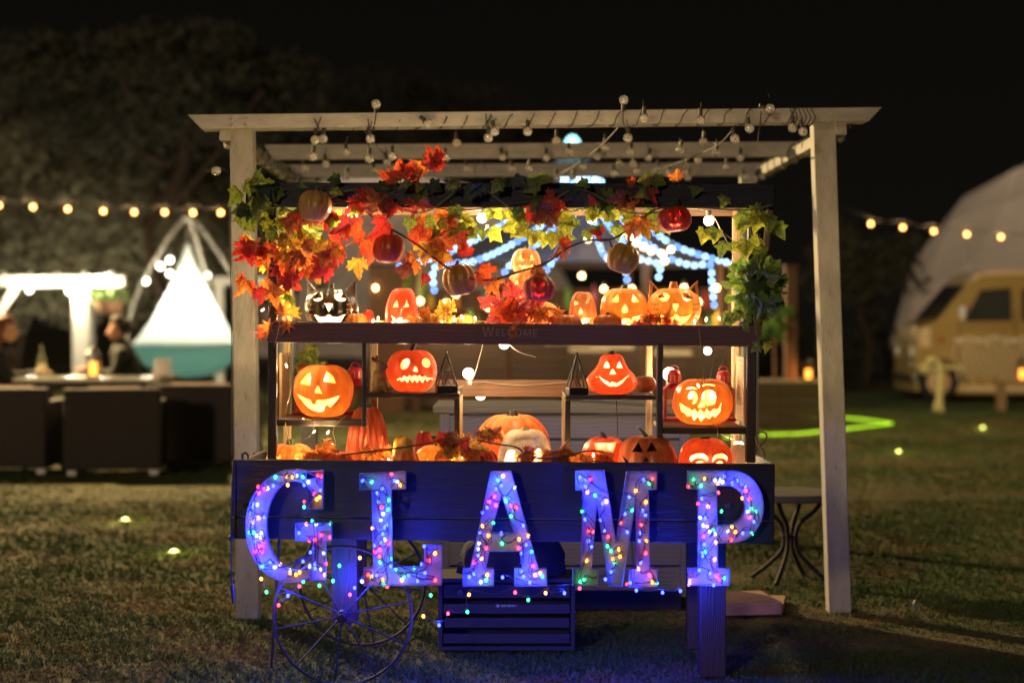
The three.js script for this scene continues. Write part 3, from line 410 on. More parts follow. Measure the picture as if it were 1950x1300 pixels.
pumpkin({ px: 1002, top: 474, bottom: 522, w: 56, d: 6.66, color: PEACH, lit: 15, through: 0.3, kind: 'flat', stem: 0.018, stemMat: stemOlive, label: 'top pumpkin of the peach totem with a jagged mouth', faces: [tri(-0.35, 0.66, 0.15, 0.22), tri(0.35, 0.66, 0.15, 0.22), jag(0, 0.32, 0.55, 0.05, 0.14, 8)] });
pumpkin({ px: 1022, top: 574, w: 84, d: 6.68, y: YS.top, color: PEACH, lit: 15, through: 0.3, stem: 0, label: 'bottom pumpkin of the peach totem hidden by red leaves', faces: [tri(-0.3, 0.65, 0.14, 0.2), tri(0.3, 0.65, 0.14, 0.2)] });
pumpkin({ px: 1110, top: 556, w: 54, d: 6.62, y: YS.top, kind: 'tall', color: PEACH, lit: 16, through: 0.28, stem: 0.012, label: 'slim upright orange pumpkin with slanted eyes and sharp teeth', faces: [[[-0.62, 0.82], [-0.3, 0.68], [-0.62, 0.64]], [[0.12, 0.7], [0.5, 0.86], [0.42, 0.68]], tri(-0.18, 0.5, 0.16, 0.18), jag(0.0, 0.3, 0.62, 0.08, 0.13, 12)] });
pumpkin({ px: 1188, top: 549, w: 90, d: 6.63, y: YS.top, color: AMBER, lit: 14, through: 0.28, ribs: 16, depth: 0.035, stem: 0.022, stemR: 0.013, label: 'broad amber pumpkin with a square toothed grin', faces: [[[-0.6, 0.66], [-0.25, 0.66], [-0.3, 0.86]], [[0.25, 0.66], [0.6, 0.66], [0.34, 0.86]], tri(0, 0.52, 0.14, 0.2), grin(0, 0.38, 0.74, 0.12, 0.36, [-0.3, 0.32], [0.0], 0.1)] });
// middle row
pumpkin({ px: 615, top: 695, w: 115, d: 6.66, y: YS.boxL, lit: 15, through: 0.2, ribs: 9, depth: 0.07, stem: 0.026, stemR: 0.016, stemMat: stemOlive, turn: 0.05, label: 'large orange pumpkin with a wide toothed smile in the box shelf', faces: [[[-0.72, 0.66], [-0.36, 0.62], [-0.36, 0.88], [-0.5, 0.84]], [[0.06, 0.7], [0.46, 0.66], [0.36, 0.8], [0.16, 0.9]], tri(-0.12, 0.56, 0.13, 0.16), grin(-0.1, 0.46, 0.74, 0.12, 0.34, [-0.24], [0.34], 0.1)] });
pumpkin({ px: 1339, top: 722, w: 117, d: 6.66, y: YS.boxR, lit: 17, through: 0.2, ribs: 9, depth: 0.06, kind: 'flat', stem: 0.012, stemR: 0.008, stemMat: stemOlive, turn: -0.04, label: 'wide orange pumpkin with goggle eyes and a mouth of sharp teeth', faces: [[...arc(-0.38, 0.62, 0.14, 0.14, 200, -100, 14), [-0.36, 0.6]], [...arc(0.13, 0.62, 0.24, 0.18, 210, -140, 18), [0.08, 0.6]], tri(-0.12, 0.47, 0.13, 0.13), [[-0.8, 0.5], [-0.64, 0.42], [-0.5, 0.38], [-0.42, 0.32], [-0.32, 0.36], [-0.24, 0.28], [-0.14, 0.36], [-0.04, 0.27], [0.06, 0.36], [0.16, 0.29], [0.28, 0.38], [0.4, 0.36], [0.54, 0.52], [0.5, 0.3], [0.4, 0.24], [0.34, 0.17], [0.24, 0.22], [0.14, 0.14], [0.02, 0.2], [-0.12, 0.09], [-0.22, 0.2], [-0.34, 0.1], [-0.42, 0.22], [-0.56, 0.19], [-0.64, 0.28], [-0.74, 0.3]], brow(-0.42, 0.8, 0.16, 0.05, 0.06), brow(0.12, 0.87, 0.22, 0.05, 0.06)] });
pumpkin({ px: 784, top: 666, w: 99, d: 6.62, y: YS.lowL, color: RED, lit: 24, through: 0.15, ribs: 8, depth: 0.05, stem: 0.04, stemR: 0.01, lean: 0.35, label: 'deep red pumpkin with tilted oval eyes and a zigzag mouth', faces: [oval(-0.2, 0.68, 0.19, 0.11, 0.35), oval(0.58, 0.7, 0.16, 0.11, -0.3), tri(0.2, 0.57, 0.11, 0.13), jag(0.16, 0.31, 0.66, -0.03, 0.15, 14)] });
pumpkin({ px: 1165, top: 674, w: 97, d: 6.62, y: YS.lowR, kind: 'pear', color: RED, lit: 26, through: 0.15, lampY: 0.3, ribs: 10, depth: 0.06, stem: 0.022, stemR: 0.014, lean: 0.1, label: 'pear shaped red pumpkin with triangle eyes and a curling grin', faces: [tri(-0.22, 0.75, 0.13, 0.17), tri(0.27, 0.75, 0.14, 0.17), tri(0, 0.58, 0.14, 0.14), grin(0.02, 0.49, 0.58, 0.18, 0.29, [-0.28, 0.28], [0.0], 0.07), tri(-0.62, 0.48, 0.05, 0.08), tri(0.62, 0.48, 0.05, 0.08)] });
pumpkin({ name: 'pumpkin', px: 1228, top: 716, w: 44, d: 6.78, y: YS.lowR, color: [0.3, 0.1, 0.04], depth: 0.03, stem: 0.008, label: 'small dull brown pumpkin beside the pear shaped lantern' });
// in the cart bed
pumpkin({ px: 553, top: 845, w: 98, d: 6.56, y: YS.bed, lit: 18, through: 0.4, stem: 0.03, stemR: 0.016, stemMat: stemGreen, lean: 0, ribs: 9, turn: -0.1, label: 'orange pumpkin with a green stem at the left end of the cart bed', faces: [tri(-0.32, 0.66, 0.24, 0.36, 0.3), tri(0.42, 0.66, 0.18, 0.34, -0.1)] });
pumpkin({ px: 699, top: 776, w: 84, d: 6.6, y: YS.bed, kind: 'tall', color: [0.62, 0.12, 0.03], lit: 13, through: 0.3, ribs: 18, depth: 0.1, stem: 0.035, stemR: 0.013, label: 'tall deeply ribbed rust coloured pumpkin in the cart bed', faces: [tri(0.0, 0.6, 0.14, 0.2), tri(0.74, 0.6, 0.12, 0.2), grin(0.2, 0.36, 0.5, 0.04, 0.14)] });
pumpkin({ px: 836, top: 848, w: 106, d: 6.5, y: YS.bed, kind: 'flat', lit: 16, through: 0.42, stem: 0.05, stemR: 0.012, stemMat: stemGreen, lean: -0.5, label: 'low wide orange pumpkin with a curved dark green stem in the cart bed', faces: [tri(-0.3, 0.64, 0.13, 0.26, -0.7), tri(0.42, 0.64, 0.13, 0.26, 0.7)] });
pumpkin({ px: 976, top: 790, w: 146, d: 6.72, y: YS.bed, color: OR, ribs: 11, depth: 0.06, stem: 0.034, stemR: 0.02, lean: 0, lit: 6, through: 0.5, lampY: 0.05, label: 'biggest orange pumpkin with dark triangle eyes in the cart bed', faces: [tri(-0.3, 0.78, 0.15, 0.22), tri(0.36, 0.78, 0.15, 0.22), tri(0.02, 0.6, 0.09, 0.12)] });
pumpkin({ px: 1000, top: 818, w: 104, d: 6.49, y: YS.bed, kind: 'flat', color: PALE, lit: 13, through: 0.3, depth: 0.02, stem: 0.022, stemR: 0.016, lean: 0, stemMat: skin(PALE, 0), lightColor: [1, 0.85, 0.55], label: 'creamy white smooth pumpkin with two glaring round eyes', faces: [oval(-0.5, 0.5, 0.26, 0.2), oval(0.46, 0.5, 0.26, 0.22)] });
pumpkin({ px: 1152, top: 832, w: 92, d: 6.64, y: YS.bed, color: RED, lit: 13, through: 0.4, stem: 0.032, stemR: 0.011, lean: -0.4, label: 'red orange pumpkin with a hooked brown stem and an open mask face', faces: [[[-0.5, 0.9], [0.45, 0.92], [0.3, 0.7], [0.1, 0.62], [-0.3, 0.64]], tri(-0.2, 0.46, 0.2, 0.16)] });
pumpkin({ px: 1232, top: 830, w: 116, d: 6.56, y: YS.bed, kind: 'flat', color: [0.75, 0.2, 0.06], ribs: 9, stem: 0.05, stemR: 0.009, stemMat: stemGreen, lean: -0.7, label: 'unlit orange pumpkin with dark cut eyes and mouth beside the goggling one', faces: [tri(-0.36, 0.82, 0.18, 0.18, 0.2), tri(0.1, 0.83, 0.18, 0.18, 0), tri(-0.1, 0.6, 0.1, 0.1), [[-0.86, 0.66], [-0.5, 0.46], [0, 0.42], [0.4, 0.5], [0.5, 0.66], [0.34, 0.28], [-0.5, 0.26]]] });
pumpkin({ px: 1343, top: 834, w: 103, d: 6.56, y: YS.bed, color: RED, lit: 22, through: 0.16, lampY: 0.35, ribs: 11, stem: 0.016, stemR: 0.02, label: 'red orange pumpkin with carved arched brows at the right end of the bed', faces: [brow(-0.3, 0.6, 0.34, 0.13, 0.12), brow(0.46, 0.6, 0.32, 0.13, 0.12), oval(-0.28, 0.5, 0.18, 0.09), oval(0.44, 0.5, 0.16, 0.09)] });
pumpkin({ px: 808, top: 822, w: 50, d: 6.68, y: YS.bed, color: [0.4, 0.03, 0.015], lit: 26, through: 0.2, kind: 'tall', stem: 0.014, stemR: 0.016, label: 'narrow dark red pumpkin with one big glowing eye in the cart bed', faces: [oval(0.3, 0.68, 0.36, 0.09)] });
// small plain ones
const mini = (px, top, w, d, y, color, label, extra = {}) => pumpkin({ name: 'small_pumpkin', px, top, w, d, y, color, kind: 'flat', ribs: 12, depth: 0.09, stem: 0.012, label, ...extra });
mini(678, 597, 44, 6.57, YS.top, AMBER, 'small ribbed amber pumpkin beside the black cat pumpkin');
mini(701, 590, 24, 6.6, YS.top, RED, 'little round red orange gourd beside the slumped red pumpkin', { depth: 0.01 });
mini(886, 600, 36, 6.6, YS.top, AMBER, 'small yellow ribbed pumpkin among the shelf lights');
mini(1078, 599, 58, 6.56, YS.top, OR, 'small orange ribbed pumpkin in front of the slim upright pumpkin');
mini(1157, 599, 56, 6.56, YS.top, OR, 'small orange ribbed pumpkin in front of the broad amber pumpkin');
mini(640, 861, 76, 6.46, YS.bed, RED, 'small red striped pumpkin in front of the tall ribbed one');
mini(922, 857, 60, 6.47, YS.bed, RED, 'small red pumpkin at the foot of the biggest pumpkin');
mini(772, 858, 62, 6.44, YS.bed, OR, 'small glowing orange pumpkin in front of the lumpy yellow gourd', { lit: 14, through: 0.4 });
mini(1098, 862, 52, 6.45, YS.bed, AMBER, 'small glowing amber pumpkin left of the mask faced one', { lit: 14, through: 0.4 });
mini(605, 860, 50, 6.45, YS.bed, OR, 'small glowing orange pumpkin beside the green stemmed one', { lit: 12, through: 0.4 });
mini(1407, 846, 44, 6.6, YS.bed, PALE, 'small creamy pumpkin in the right corner of the bed', { lit: 12, through: 0.4, depth: 0.03 });
// hanging ornaments on the garland
const hang = (px, top, bottom, w, d, color, label, extra = {}) => { const t = pumpkin({ name: 'hanging_pumpkin', px, top, bottom, w, d, color, ribs: 9, depth: 0.1, stem: 0.024, stemR: 0.008, stemMat: stemOlive, label, ...extra }); return t; };
hang(596, 362, 420, 64, 6.38, [0.62, 0.42, 0.13], 'cream yellow ribbed gourd tied to the header board', { tilt: -0.1 });
hang(738, 445, 500, 62, 6.4, [0.75, 0.1, 0.02], 'velvety red ribbed pumpkin hanging from the leaf garland', { depth: 0.08 });
hang(879, 503, 562, 64, 6.42, [0.55, 0.3, 0.04], 'mustard scalloped pumpkin hanging on the branch', { ribs: 7, depth: 0.13, tilt: 0.15 });
hang(1177, 463, 518, 62, 6.42, [0.5, 0.33, 0.05], 'olive mustard pumpkin tilted on the branch', { tilt: -0.35, depth: 0.12 });
const tiny = [tri(-0.3, 0.66, 0.12, 0.2), tri(0.22, 0.7, 0.12, 0.2), tri(-0.02, 0.5, 0.07, 0.12), jag(-0.02, 0.3, 0.38, 0.08, 0.12, 8)];
hang(1027, 526, 572, 63, 6.4, [0.4, 0.06, 0.03], 'dark maroon pumpkin with a tiny red glowing face hanging before the totem', { faces: tiny, lit: 4.5, lampMat: redGlow, lightColor: [1, 0.05, 0.04], through: 0.04, stem: 0.03 });
hang(1287, 394, 441, 67, 6.4, [0.55, 0.05, 0.025], 'dark red pumpkin with a tiny glowing face hung under the header board', { faces: tiny, lit: 5, lampMat: redGlow, lightColor: [1, 0.06, 0.05], through: 0.04, tilt: 0.1, stem: 0.012 });
{ // lumpy yellow gourd
  const b = []; R = hash(57); for (let k = 0; k < 9; k++) { const a = k * 2.4, e = V(Math.cos(a) * 0.026, 0.05 + (k % 4) * 0.022, Math.sin(a) * 0.026); b.push([e, 0.03, e.clone().add(V(0, 0.012, 0)), 0.026]); } b.push([V(0, 0.02, 0), 0.035, V(0, 0.12, 0), 0.03]);
  const t = part('yellow_gourd', capsules(b, 0.006, 0.008), skin([0.75, 0.5, 0.04], 0), scene, V((766 - MID) * 6.46 / FOCAL, YS.bed, -6.46)); t.scale.setScalar(0.9); t.scale.y = 1.32; tag(t, 'lumpy yellow gourd between the tall ribbed and the low wide pumpkins', 'gourd');
}
// ---------------------------------------------------------------- lanterns and the figurine
const redMetal = std([0.35, 0.008, 0.02], 0.35);
function redLantern(px, d, y, top, label) {
  const k = d / FOCAL, h = EYE - (top - HORIZON) * k - y, r = 0.04, t = thing('red_lantern', label, 'lantern', V((px - MID) * k, y, -d));
  part('base', box(r * 2.3, 0.014, r * 2.3, 0, 0.007, 0), redMetal, t);
  for (const sx of [-1, 1]) for (const sz of [-1, 1]) part('corner_post', box(0.007, h * 0.56, 0.007, sx * r * 0.9, h * 0.28 + 0.012, sz * r * 0.9, 0.001), redMetal, t);
  for (let q = 0; q < 4; q++) { const g = part('glass_pane', new THREE.BoxGeometry(r * 1.6, h * 0.53, 0.002), M.glass, t, V(Math.sin(q * Math.PI / 2) * r * 0.9, h * 0.29, Math.cos(q * Math.PI / 2) * r * 0.9)); g.rotation.y = q * Math.PI / 2; }
  const roof = part('roof', new THREE.CylinderGeometry(r * 0.6, r * 1.65, h * 0.12, 4, 1).rotateY(Math.PI / 4), redMetal, t, V(0, h * 0.63, 0));
  part('vent_cap', turned([[0.62, 0], [0.66, 0.1], [0.66, 0.6], [0.56, 0.86], [0.3, 1], [0, 1]].map(([a, b]) => [a * r, b * h * 0.24]), 20), redMetal, roof, V(0, h * 0.07, 0));
  for (let q = 0; q < 10; q++) { const a = q * 0.628; part('vent_slot', box(0.004, h * 0.12, 0.004, 0, 0, 0, 0.001), std([0.5, 0.3, 0.2], 0.5), roof, V(Math.sin(a) * r * 0.655, h * 0.15, Math.cos(a) * r * 0.655)).rotation.y = a; }
  part('handle', new THREE.TorusGeometry(r * 0.45, 0.002, 6, 20, Math.PI), redMetal, t, V(0, h * 0.93, 0));
}
redLantern(582, 6.86, YS.boxL, 690, 'red metal lantern at the outer side of the box with the smiling pumpkin');
redLantern(676, 6.8, YS.boxL, 692, 'red metal lantern against the divider beside the smiling pumpkin');
redLantern(1284, 6.84, YS.boxR, 697, 'red metal lantern against the divider beside the goggle eyed pumpkin');
redLantern(1378, 6.84, YS.boxR, 699, 'red metal lantern at the outer side of the goggle eyed pumpkin');
function pyramid(px, d, y, top, w, label) {
  const k = d / FOCAL, h = EYE - (top - HORIZON) * k - y, r = w / 2 * k, t = thing('pyramid_lantern', label, 'lantern', V((px - MID) * k, y, -d)); t.rotation.y = 0.16;
  part('base', box(r * 2, 0.026, r * 2, 0, 0.013, 0), M.black, t);
  for (const sx of [-1, 1]) for (const sz of [-1, 1]) part('edge_bar', rod(V(sx * r * 0.95, 0.024, sz * r * 0.95), V(0, h * 0.97, 0), 0.003, 6), M.black, t);
  for (let q = 0; q < 4; q++) { const g = new THREE.BufferGeometry().setFromPoints([V(-r * 0.93, 0.026, r * 0.93), V(r * 0.93, 0.026, r * 0.93), V(0, h * 0.95, 0)]); g.computeVertexNormals(); part('glass_pane', g.rotateY(q * Math.PI / 2), M.glass, t); }
  const twig = []; for (let q = 0; q < 14; q++) twig.push(rod(V(rr(-0.02, 0.02), 0.026, rr(-0.02, 0.02)), V(rr(-0.02, 0.02), 0.026 + h * rr(0.25, 0.5), rr(-0.015, 0.015)), 0.0012, 4)); part('twig_bundle', twig, std([0.08, 0.04, 0.02], 0.9), t);
  part('finial', ball(0.005, 0, h * 0.985, 0, 10), M.black, t);
}
pyramid(850, 6.56, YS.lowL, 668, 40, 'black framed pyramid lantern beside the zigzag mouthed red pumpkin');
pyramid(1099, 6.56, YS.lowR, 672, 38, 'black framed pyramid lantern beside the pear shaped pumpkin');
{
  const k = 6.56 / FOCAL, t = thing('animal_figurine', 'mossy yellow seated rodent figurine on the low shelf', 'figurine', V((722 - MID) * k, YS.lowL, -6.56));
  const q = (x, y, z = 0) => V(x, y, z);
  part('body', capsules([[q(0, 0.028), 0.028, q(0.002, 0.06), 0.02], [q(0.002, 0.06), 0.02, q(0.002, 0.095), 0.014], [q(0.004, 0.103), 0.0155, q(0.022, 0.097), 0.009], [q(-0.002, 0.11, 0.008), 0.004, q(-0.024, 0.126, 0.012), 0.0085], [q(-0.002, 0.11, -0.008), 0.004, q(-0.01, 0.13, -0.012), 0.0085], [q(0.02, 0.03, 0.018), 0.011, q(0.026, 0.008, 0.018), 0.008], [q(-0.014, 0.075, 0.012), 0.007, q(0.012, 0.06, 0.024), 0.006], [q(0.02, 0.012, 0), 0.006, q(0.045, 0.014, 0), 0.0065]], 0.0028, 0.01), std([0.42, 0.3, 0.1], 0.75, { map: mottle, bumpMap: fine, bumpScale: 0.003 }), t);
  for (const s of [-1, 1]) part('eye', ball(0.0022, 0.017, 0.106, s * 0.0115, 8), M.black, t);
}
// ---------------------------------------------------------------- lit globe bulbs and warm fairy lights inside the cart
const warm = [1, 0.78, 0.46], globeGlow = glow([1, 0.86, 0.6], 5), socketMat = std([0.6, 0.56, 0.48], 0.5);
{
  const t = thing('globe_light_string', 'string of lit warm globe bulbs draped through the cart', 'string lights', at(960, 560, 6.8));
  const spots = [[672, 410, 6.75, 8, 1], [918, 415, 6.7, 10, 1], [928, 442, 6.85, 7, 1], [1126, 416, 6.75, 10, 1], [1350, 420, 6.7, 10, 1], [960, 655, 6.62, 10, 1], [892, 711, 6.7, 11, 0.9], [915, 752, 7.06, 10, 0.6], [1348, 668, 6.9, 8, 0.7], [1275, 712, 6.9, 13, 0.9], [1407, 850, 6.7, 11, 1], [628, 850, 6.85, 8, 0.5]];
  for (const [x, y, d, r, k] of spots) { const p = loc(t, at(x, y, d)), R1 = r * d / FOCAL, b = part('bulb', ball(R1, 0, 0, 0, 16), globeGlow, t, p); part('socket', new THREE.CylinderGeometry(R1 * 0.5, R1 * 0.55, R1 * 1.1, 10).translate(0, y > 690 && y < 720 ? -R1 * 1.4 : R1 * 1.4, 0), socketMat, b); lamp(t, p, warm, 0.36 * k, R1 * 0.7); }
  const wireLine = (pts) => part('wire', tube(pts.map((p) => loc(t, at(...p))), 0.0019, pts.length * 8, 5), std([0.3, 0.25, 0.2], 0.7), t);
  wireLine([[672, 400, 6.76], [740, 396, 6.78], [830, 402, 6.74], [918, 400, 6.7], [1020, 397, 6.72], [1126, 400, 6.75], [1240, 398, 6.75], [1350, 404, 6.7], [1374, 440, 6.7], [1402, 500, 6.72], [1416, 560, 6.75]]);
  wireLine([[960, 645, 6.62], [985, 668, 6.64], [1020, 680, 6.66]]); wireLine([[920, 652, 6.6], [910, 690, 6.66], [903, 715, 6.7], [896, 726, 6.7], [870, 740, 6.7]]);
  wireLine([[896, 728, 6.72], [920, 727, 6.97], [980, 733, 6.97], [1080, 728, 6.97]]); wireLine([[1348, 658, 6.9], [1330, 640, 6.9]]); wireLine([[1407, 838, 6.7], [1380, 830, 6.7], [1352, 812, 6.7]]);
}
{
  const t = thing('fairy_light_string', 'warm white fairy lights trailing round the cart shelves', 'fairy lights', at(900, 720, 6.6)); R = hash(61);
  const tips = [[565, 648, 6.52], [545, 696, 6.52], [546, 801, 6.52], [578, 800, 6.5], [597, 822, 6.48], [624, 823, 6.48], [1323, 612, 6.49], [710, 611, 6.5], [748, 614, 6.5], [865, 608, 6.52], [880, 603, 6.54], [905, 606, 6.55], [1370, 606, 6.62], [1345, 608, 6.6], [1330, 734, 6.48], [800, 868, 6.46], [737, 860, 6.46], [740, 872, 6.45], [1130, 866, 6.46], [1090, 868, 6.5], [600, 870, 6.46], [880, 870, 6.46], [1050, 868, 6.46], [505, 560, 6.6], [500, 590, 6.6], [560, 500, 6.62], [665, 412, 6.5], [1330, 600, 6.88], [1300, 604, 6.88], [1240, 606, 6.88], [1150, 606, 6.88], [1070, 606, 6.88], [960, 606, 6.88], [850, 606, 6.88], [800, 606, 6.88], [720, 606, 6.88], [650, 606, 6.88], [590, 606, 6.88]];
  const g = glow([1, 0.82, 0.45], 7), s = new THREE.SphereGeometry(0.0048, 8, 6).scale(0.8, 1.7, 0.8);
  tips.forEach((q, i) => { const p = loc(t, at(...q)); part('led_lamp', s, g, t, p).rotation.z = rr(-1, 1); lamp(t, p, [1, 0.72, 0.34], i > 26 ? 0.19 : i > 22 ? 0.24 : i < 6 ? 0.06 : 0.018, 0.006); });
  const line = (pts, c = [0.4, 0.28, 0.06]) => part('wire', tube(pts.map((p) => loc(t, at(...p))), 0.0017, pts.length * 8, 5), std(c, 0.6), t);
  line([[552, 640, 6.48], [548, 670, 6.5], [551, 700, 6.5], [552, 740, 6.51], [545, 780, 6.5], [543, 805, 6.49], [548, 830, 6.48], [552, 850, 6.47]]);
  line([[580, 798, 6.49], [592, 800, 6.48], [597, 815, 6.46], [590, 830, 6.46], [578, 838, 6.46]]); line([[660, 790, 6.48], [640, 808, 6.46], [634, 820, 6.46], [638, 840, 6.46], [640, 860, 6.46]]);
  line([[1330, 612, 6.48], [1334, 650, 6.47], [1339, 690, 6.47], [1341, 735, 6.46], [1346, 770, 6.45], [1352, 800, 6.46], [1366, 815, 6.46], [1366, 832, 6.47]]); line([[1362, 655, 6.6], [1358, 690, 6.6], [1352, 722, 6.58]], [0.2, 0.18, 0.15]); line([[1390, 656, 6.6], [1376, 690, 6.6], [1370, 700, 6.6]], [0.2, 0.18, 0.15]);
  line([[1174, 762, 6.55], [1176, 800, 6.55], [1176, 830, 6.6]], [0.02, 0.02, 0.02]); line(tips.slice(15, 23).map(([x, y, d]) => [x, y + 4, d]).sort((a, b) => a[0] - b[0]));
  line(tips.slice(27).map(([x, y, d]) => [x, y + 6, d]).sort((a, b) => b[0] - a[0]));
}
// ---------------------------------------------------------------- leaves
const seg = (x, y, a, b) => { const dx = b[0] - a[0], dy = b[1] - a[1], h = Math.min(1, Math.max(0, ((x - a[0]) * dx + (y - a[1]) * dy) / (dx * dx + dy * dy))); return Math.hypot(x - a[0] - dx * h, y - a[1] - dy * h) / (1.15 - h * 0.7); };
const veins = (ends) => texture(256, (u, v) => { const x = u * 1.4 - 0.7, y = v * 1.4 - 0.2; let d = 1; for (const e of ends) { d = Math.min(d, seg(x, y, [0, 0], e)); for (let k = 1; k < 5; k++) { const b = [e[0] * k / 5, e[1] * k / 5], l = 0.16, a = Math.atan2(e[1], e[0]); for (const s of [-0.8, 0.8]) d = Math.min(d, seg(x, y, b, [b[0] + Math.cos(a + s) * l, b[1] + Math.sin(a + s) * l]) * 1.8); } } const w = d < 0.02 ? 0.62 : 1, n = 0.5 * noise2(u * 5, v * 5) + 0.3 * noise2(u * 24, v * 24), e = 0.9 + 0.12 * n; return [w * e, w * (0.84 + 0.24 * n), w * (0.84 + 0.2 * n)]; });
const mapleVein = veins([[0, 1.05], [0.62, 0.44], [-0.62, 0.44], [0.4, 0.02], [-0.4, 0.02]]), ivyVein = veins([[0, 0.95], [0.55, 0.34], [-0.55, 0.34], [0.36, -0.04], [-0.36, -0.04]]);
function leafShape(half, curl, fold, wave) {
  const right = half.map(([x, y]) => [x, y]), out = [...right, ...right.slice(1, -1).reverse().map(([x, y]) => [-x, y])], pos = [], uv = [], idx = [];
  const lift = (x, y) => V(x, y, fold * Math.abs(x) - curl * (y - 0.4) * (y - 0.4) + wave * Math.sin(x * 7 + y * 9) * 0.06);
  const put = (x, y) => { const p = lift(x, y); pos.push(p.x, p.y, p.z); uv.push((x + 0.7) / 1.4, (y + 0.2) / 1.4); };
  put(0, 0.38); for (const [x, y] of out) put(x * 0.5, 0.38 + (y - 0.38) * 0.5); for (const [x, y] of out) put(x, y);
  const n = out.length; for (let i = 0; i < n; i++) { const j = (i + 1) % n; idx.push(0, 1 + i, 1 + j, 1 + i, 1 + n + i, 1 + n + j, 1 + i, 1 + n + j, 1 + j); }
  const g = new THREE.BufferGeometry(); g.setAttribute('position', new THREE.Float32BufferAttribute(pos, 3)); g.setAttribute('uv', new THREE.Float32BufferAttribute(uv, 2)); g.setIndex(idx); g.computeVertexNormals();
  return mergeGeometries([flat(g), flat(tube([V(0, 0.02, 0), V(0.02, -0.16, -0.03), V(0.05, -0.32, -0.1)], 0.012, 6, 4))]);
}
const mapleHalf = [[0, 0], [0.1, 0.06], [0.33, -0.04], [0.3, 0.1], [0.5, 0.15], [0.42, 0.26], [0.64, 0.45], [0.47, 0.46], [0.49, 0.62], [0.33, 0.53], [0.2, 0.47], [0.27, 0.68], [0.15, 0.74], [0.16, 0.85], [0, 1.06]];
const ivyHalf = [[0, 0], [0.18, -0.11], [0.4, -0.02], [0.36, 0.16], [0.56, 0.34], [0.31, 0.42], [0.2, 0.62], [0, 0.96]];
const ovalHalf = [[0, 0], [0.2, 0.06], [0.36, 0.25], [0.38, 0.45], [0.26, 0.72], [0.12, 0.88], [0, 1]];
const starHalf = [[0, 0], [0.12, 0.05], [0.46, -0.14], [0.22, 0.18], [0.68, 0.3], [0.25, 0.38], [0.5, 0.76], [0.14, 0.54], [0, 1.1]];
const shapes = { maple: [[0.3, 0.16, 0.6], [-0.35, -0.2, 1], [0.9, 0.4, 1], [0.1, 0.7, 0.8], [1.3, 0.1, 1.4]].map((c) => leafShape(mapleHalf, ...c)), ivy: [[0.3, 0.15, 0.4], [-0.25, 0.3, 0.6], [0.7, -0.2, 0.8], [0.1, 0.6, 0.5]].map((c) => leafShape(ivyHalf, ...c)), oval: [[0.5, 0.35, 0.2], [0.9, 0.2, 0.3], [0.2, 0.6, 0.4]].map((c) => leafShape(ovalHalf, ...c)), star: [[0.3, 0.1, 0.3], [0.6, -0.2, 0.6]].map((c) => leafShape(starHalf, ...c)) };
const leafMat = (c, map, t = 0.5) => phys(c, 0.95, { map, transmission: t, thickness: 0, clearcoat: 0.15, clearcoatRoughness: 0.5 });
const LM = { red: leafMat([0.62, 0.045, 0.03], mapleVein), scarlet: leafMat([0.86, 0.13, 0.03], mapleVein), orange: leafMat([0.9, 0.3, 0.05], mapleVein), yellow: leafMat([0.85, 0.52, 0.05], mapleVein), rust: leafMat([0.4, 0.13, 0.04], mapleVein), lime: leafMat([0.5, 0.6, 0.06], ivyVein), green: leafMat([0.24, 0.36, 0.05], ivyVein), deep: leafMat([0.06, 0.14, 0.03], ivyVein), pink: leafMat([0.75, 0.1, 0.1], mapleVein), basil: leafMat([0.18, 0.42, 0.04], ivyVein), basil2: leafMat([0.32, 0.55, 0.05], ivyVein) };
function leaf(t, kind, m, p, size, face = 0.75, hang = 0.9) { // leaf blade turned mostly to the open side of the cart, tip hanging
  const o = part('leaf', pick(shapes[kind]), LM[m], t, p); o.scale.setScalar(size); o.rotation.set(rr(-face, face), rr(-face, face), Math.PI + rr(-hang, hang), 'YXZ'); return o;
}
function sprig(t, kind, mats, n, [px, py, rx, ry, d, dd], s0, s1, hang) { for (let k = 0; k < n; k++) { const a = R() * 6.283, q = Math.sqrt(R()); leaf(t, kind, pick(mats), loc(t, at(px + Math.cos(a) * rx * q, py + Math.sin(a) * ry * q, d + rr(-dd, dd))), rr(s0, s1), 0.8, hang); } }
const twigMat = std([0.1, 0.05, 0.03], 0.8), vineMat = std([0.12, 0.16, 0.05], 0.8), paleStem = std([0.45, 0.3, 0.16], 0.7);
const run = (t, name, pts, r, m) => part(name, tube(pts.map((p) => loc(t, at(...p))), r, pts.length * 6, 6), m, t);
{
  R = hash(71);
  const t = thing('ivy_garland', 'green artificial ivy garland wound along the header board', 'garland', at(970, 395, 6.42));
  run(t, 'vine', [[470, 352, 6.4], [560, 402, 6.4], [680, 360, 6.4], [800, 405, 6.4], [900, 352, 6.41], [1000, 408, 6.4], [1100, 360, 6.41], [1200, 405, 6.4], [1320, 395, 6.42], [1420, 400, 6.4], [1470, 390, 6.4]], 0.003, vineMat);
  sprig(t, 'ivy', ['green', 'deep', 'green'], 30, [950, 352, 480, 16, 6.4, 0.06], 0.05, 0.07, 2);
  sprig(t, 'ivy', ['lime', 'green', 'lime'], 58, [1010, 418, 250, 28, 6.5, 0.1], 0.05, 0.075, 1.2);
  sprig(t, 'ivy', ['green', 'deep'], 14, [900, 384, 420, 14, 6.4, 0.02], 0.05, 0.07, 1.2);
  sprig(t, 'ivy', ['lime', 'green'], 14, [1240, 412, 90, 22, 6.45, 0.06], 0.05, 0.07, 1.2);
}
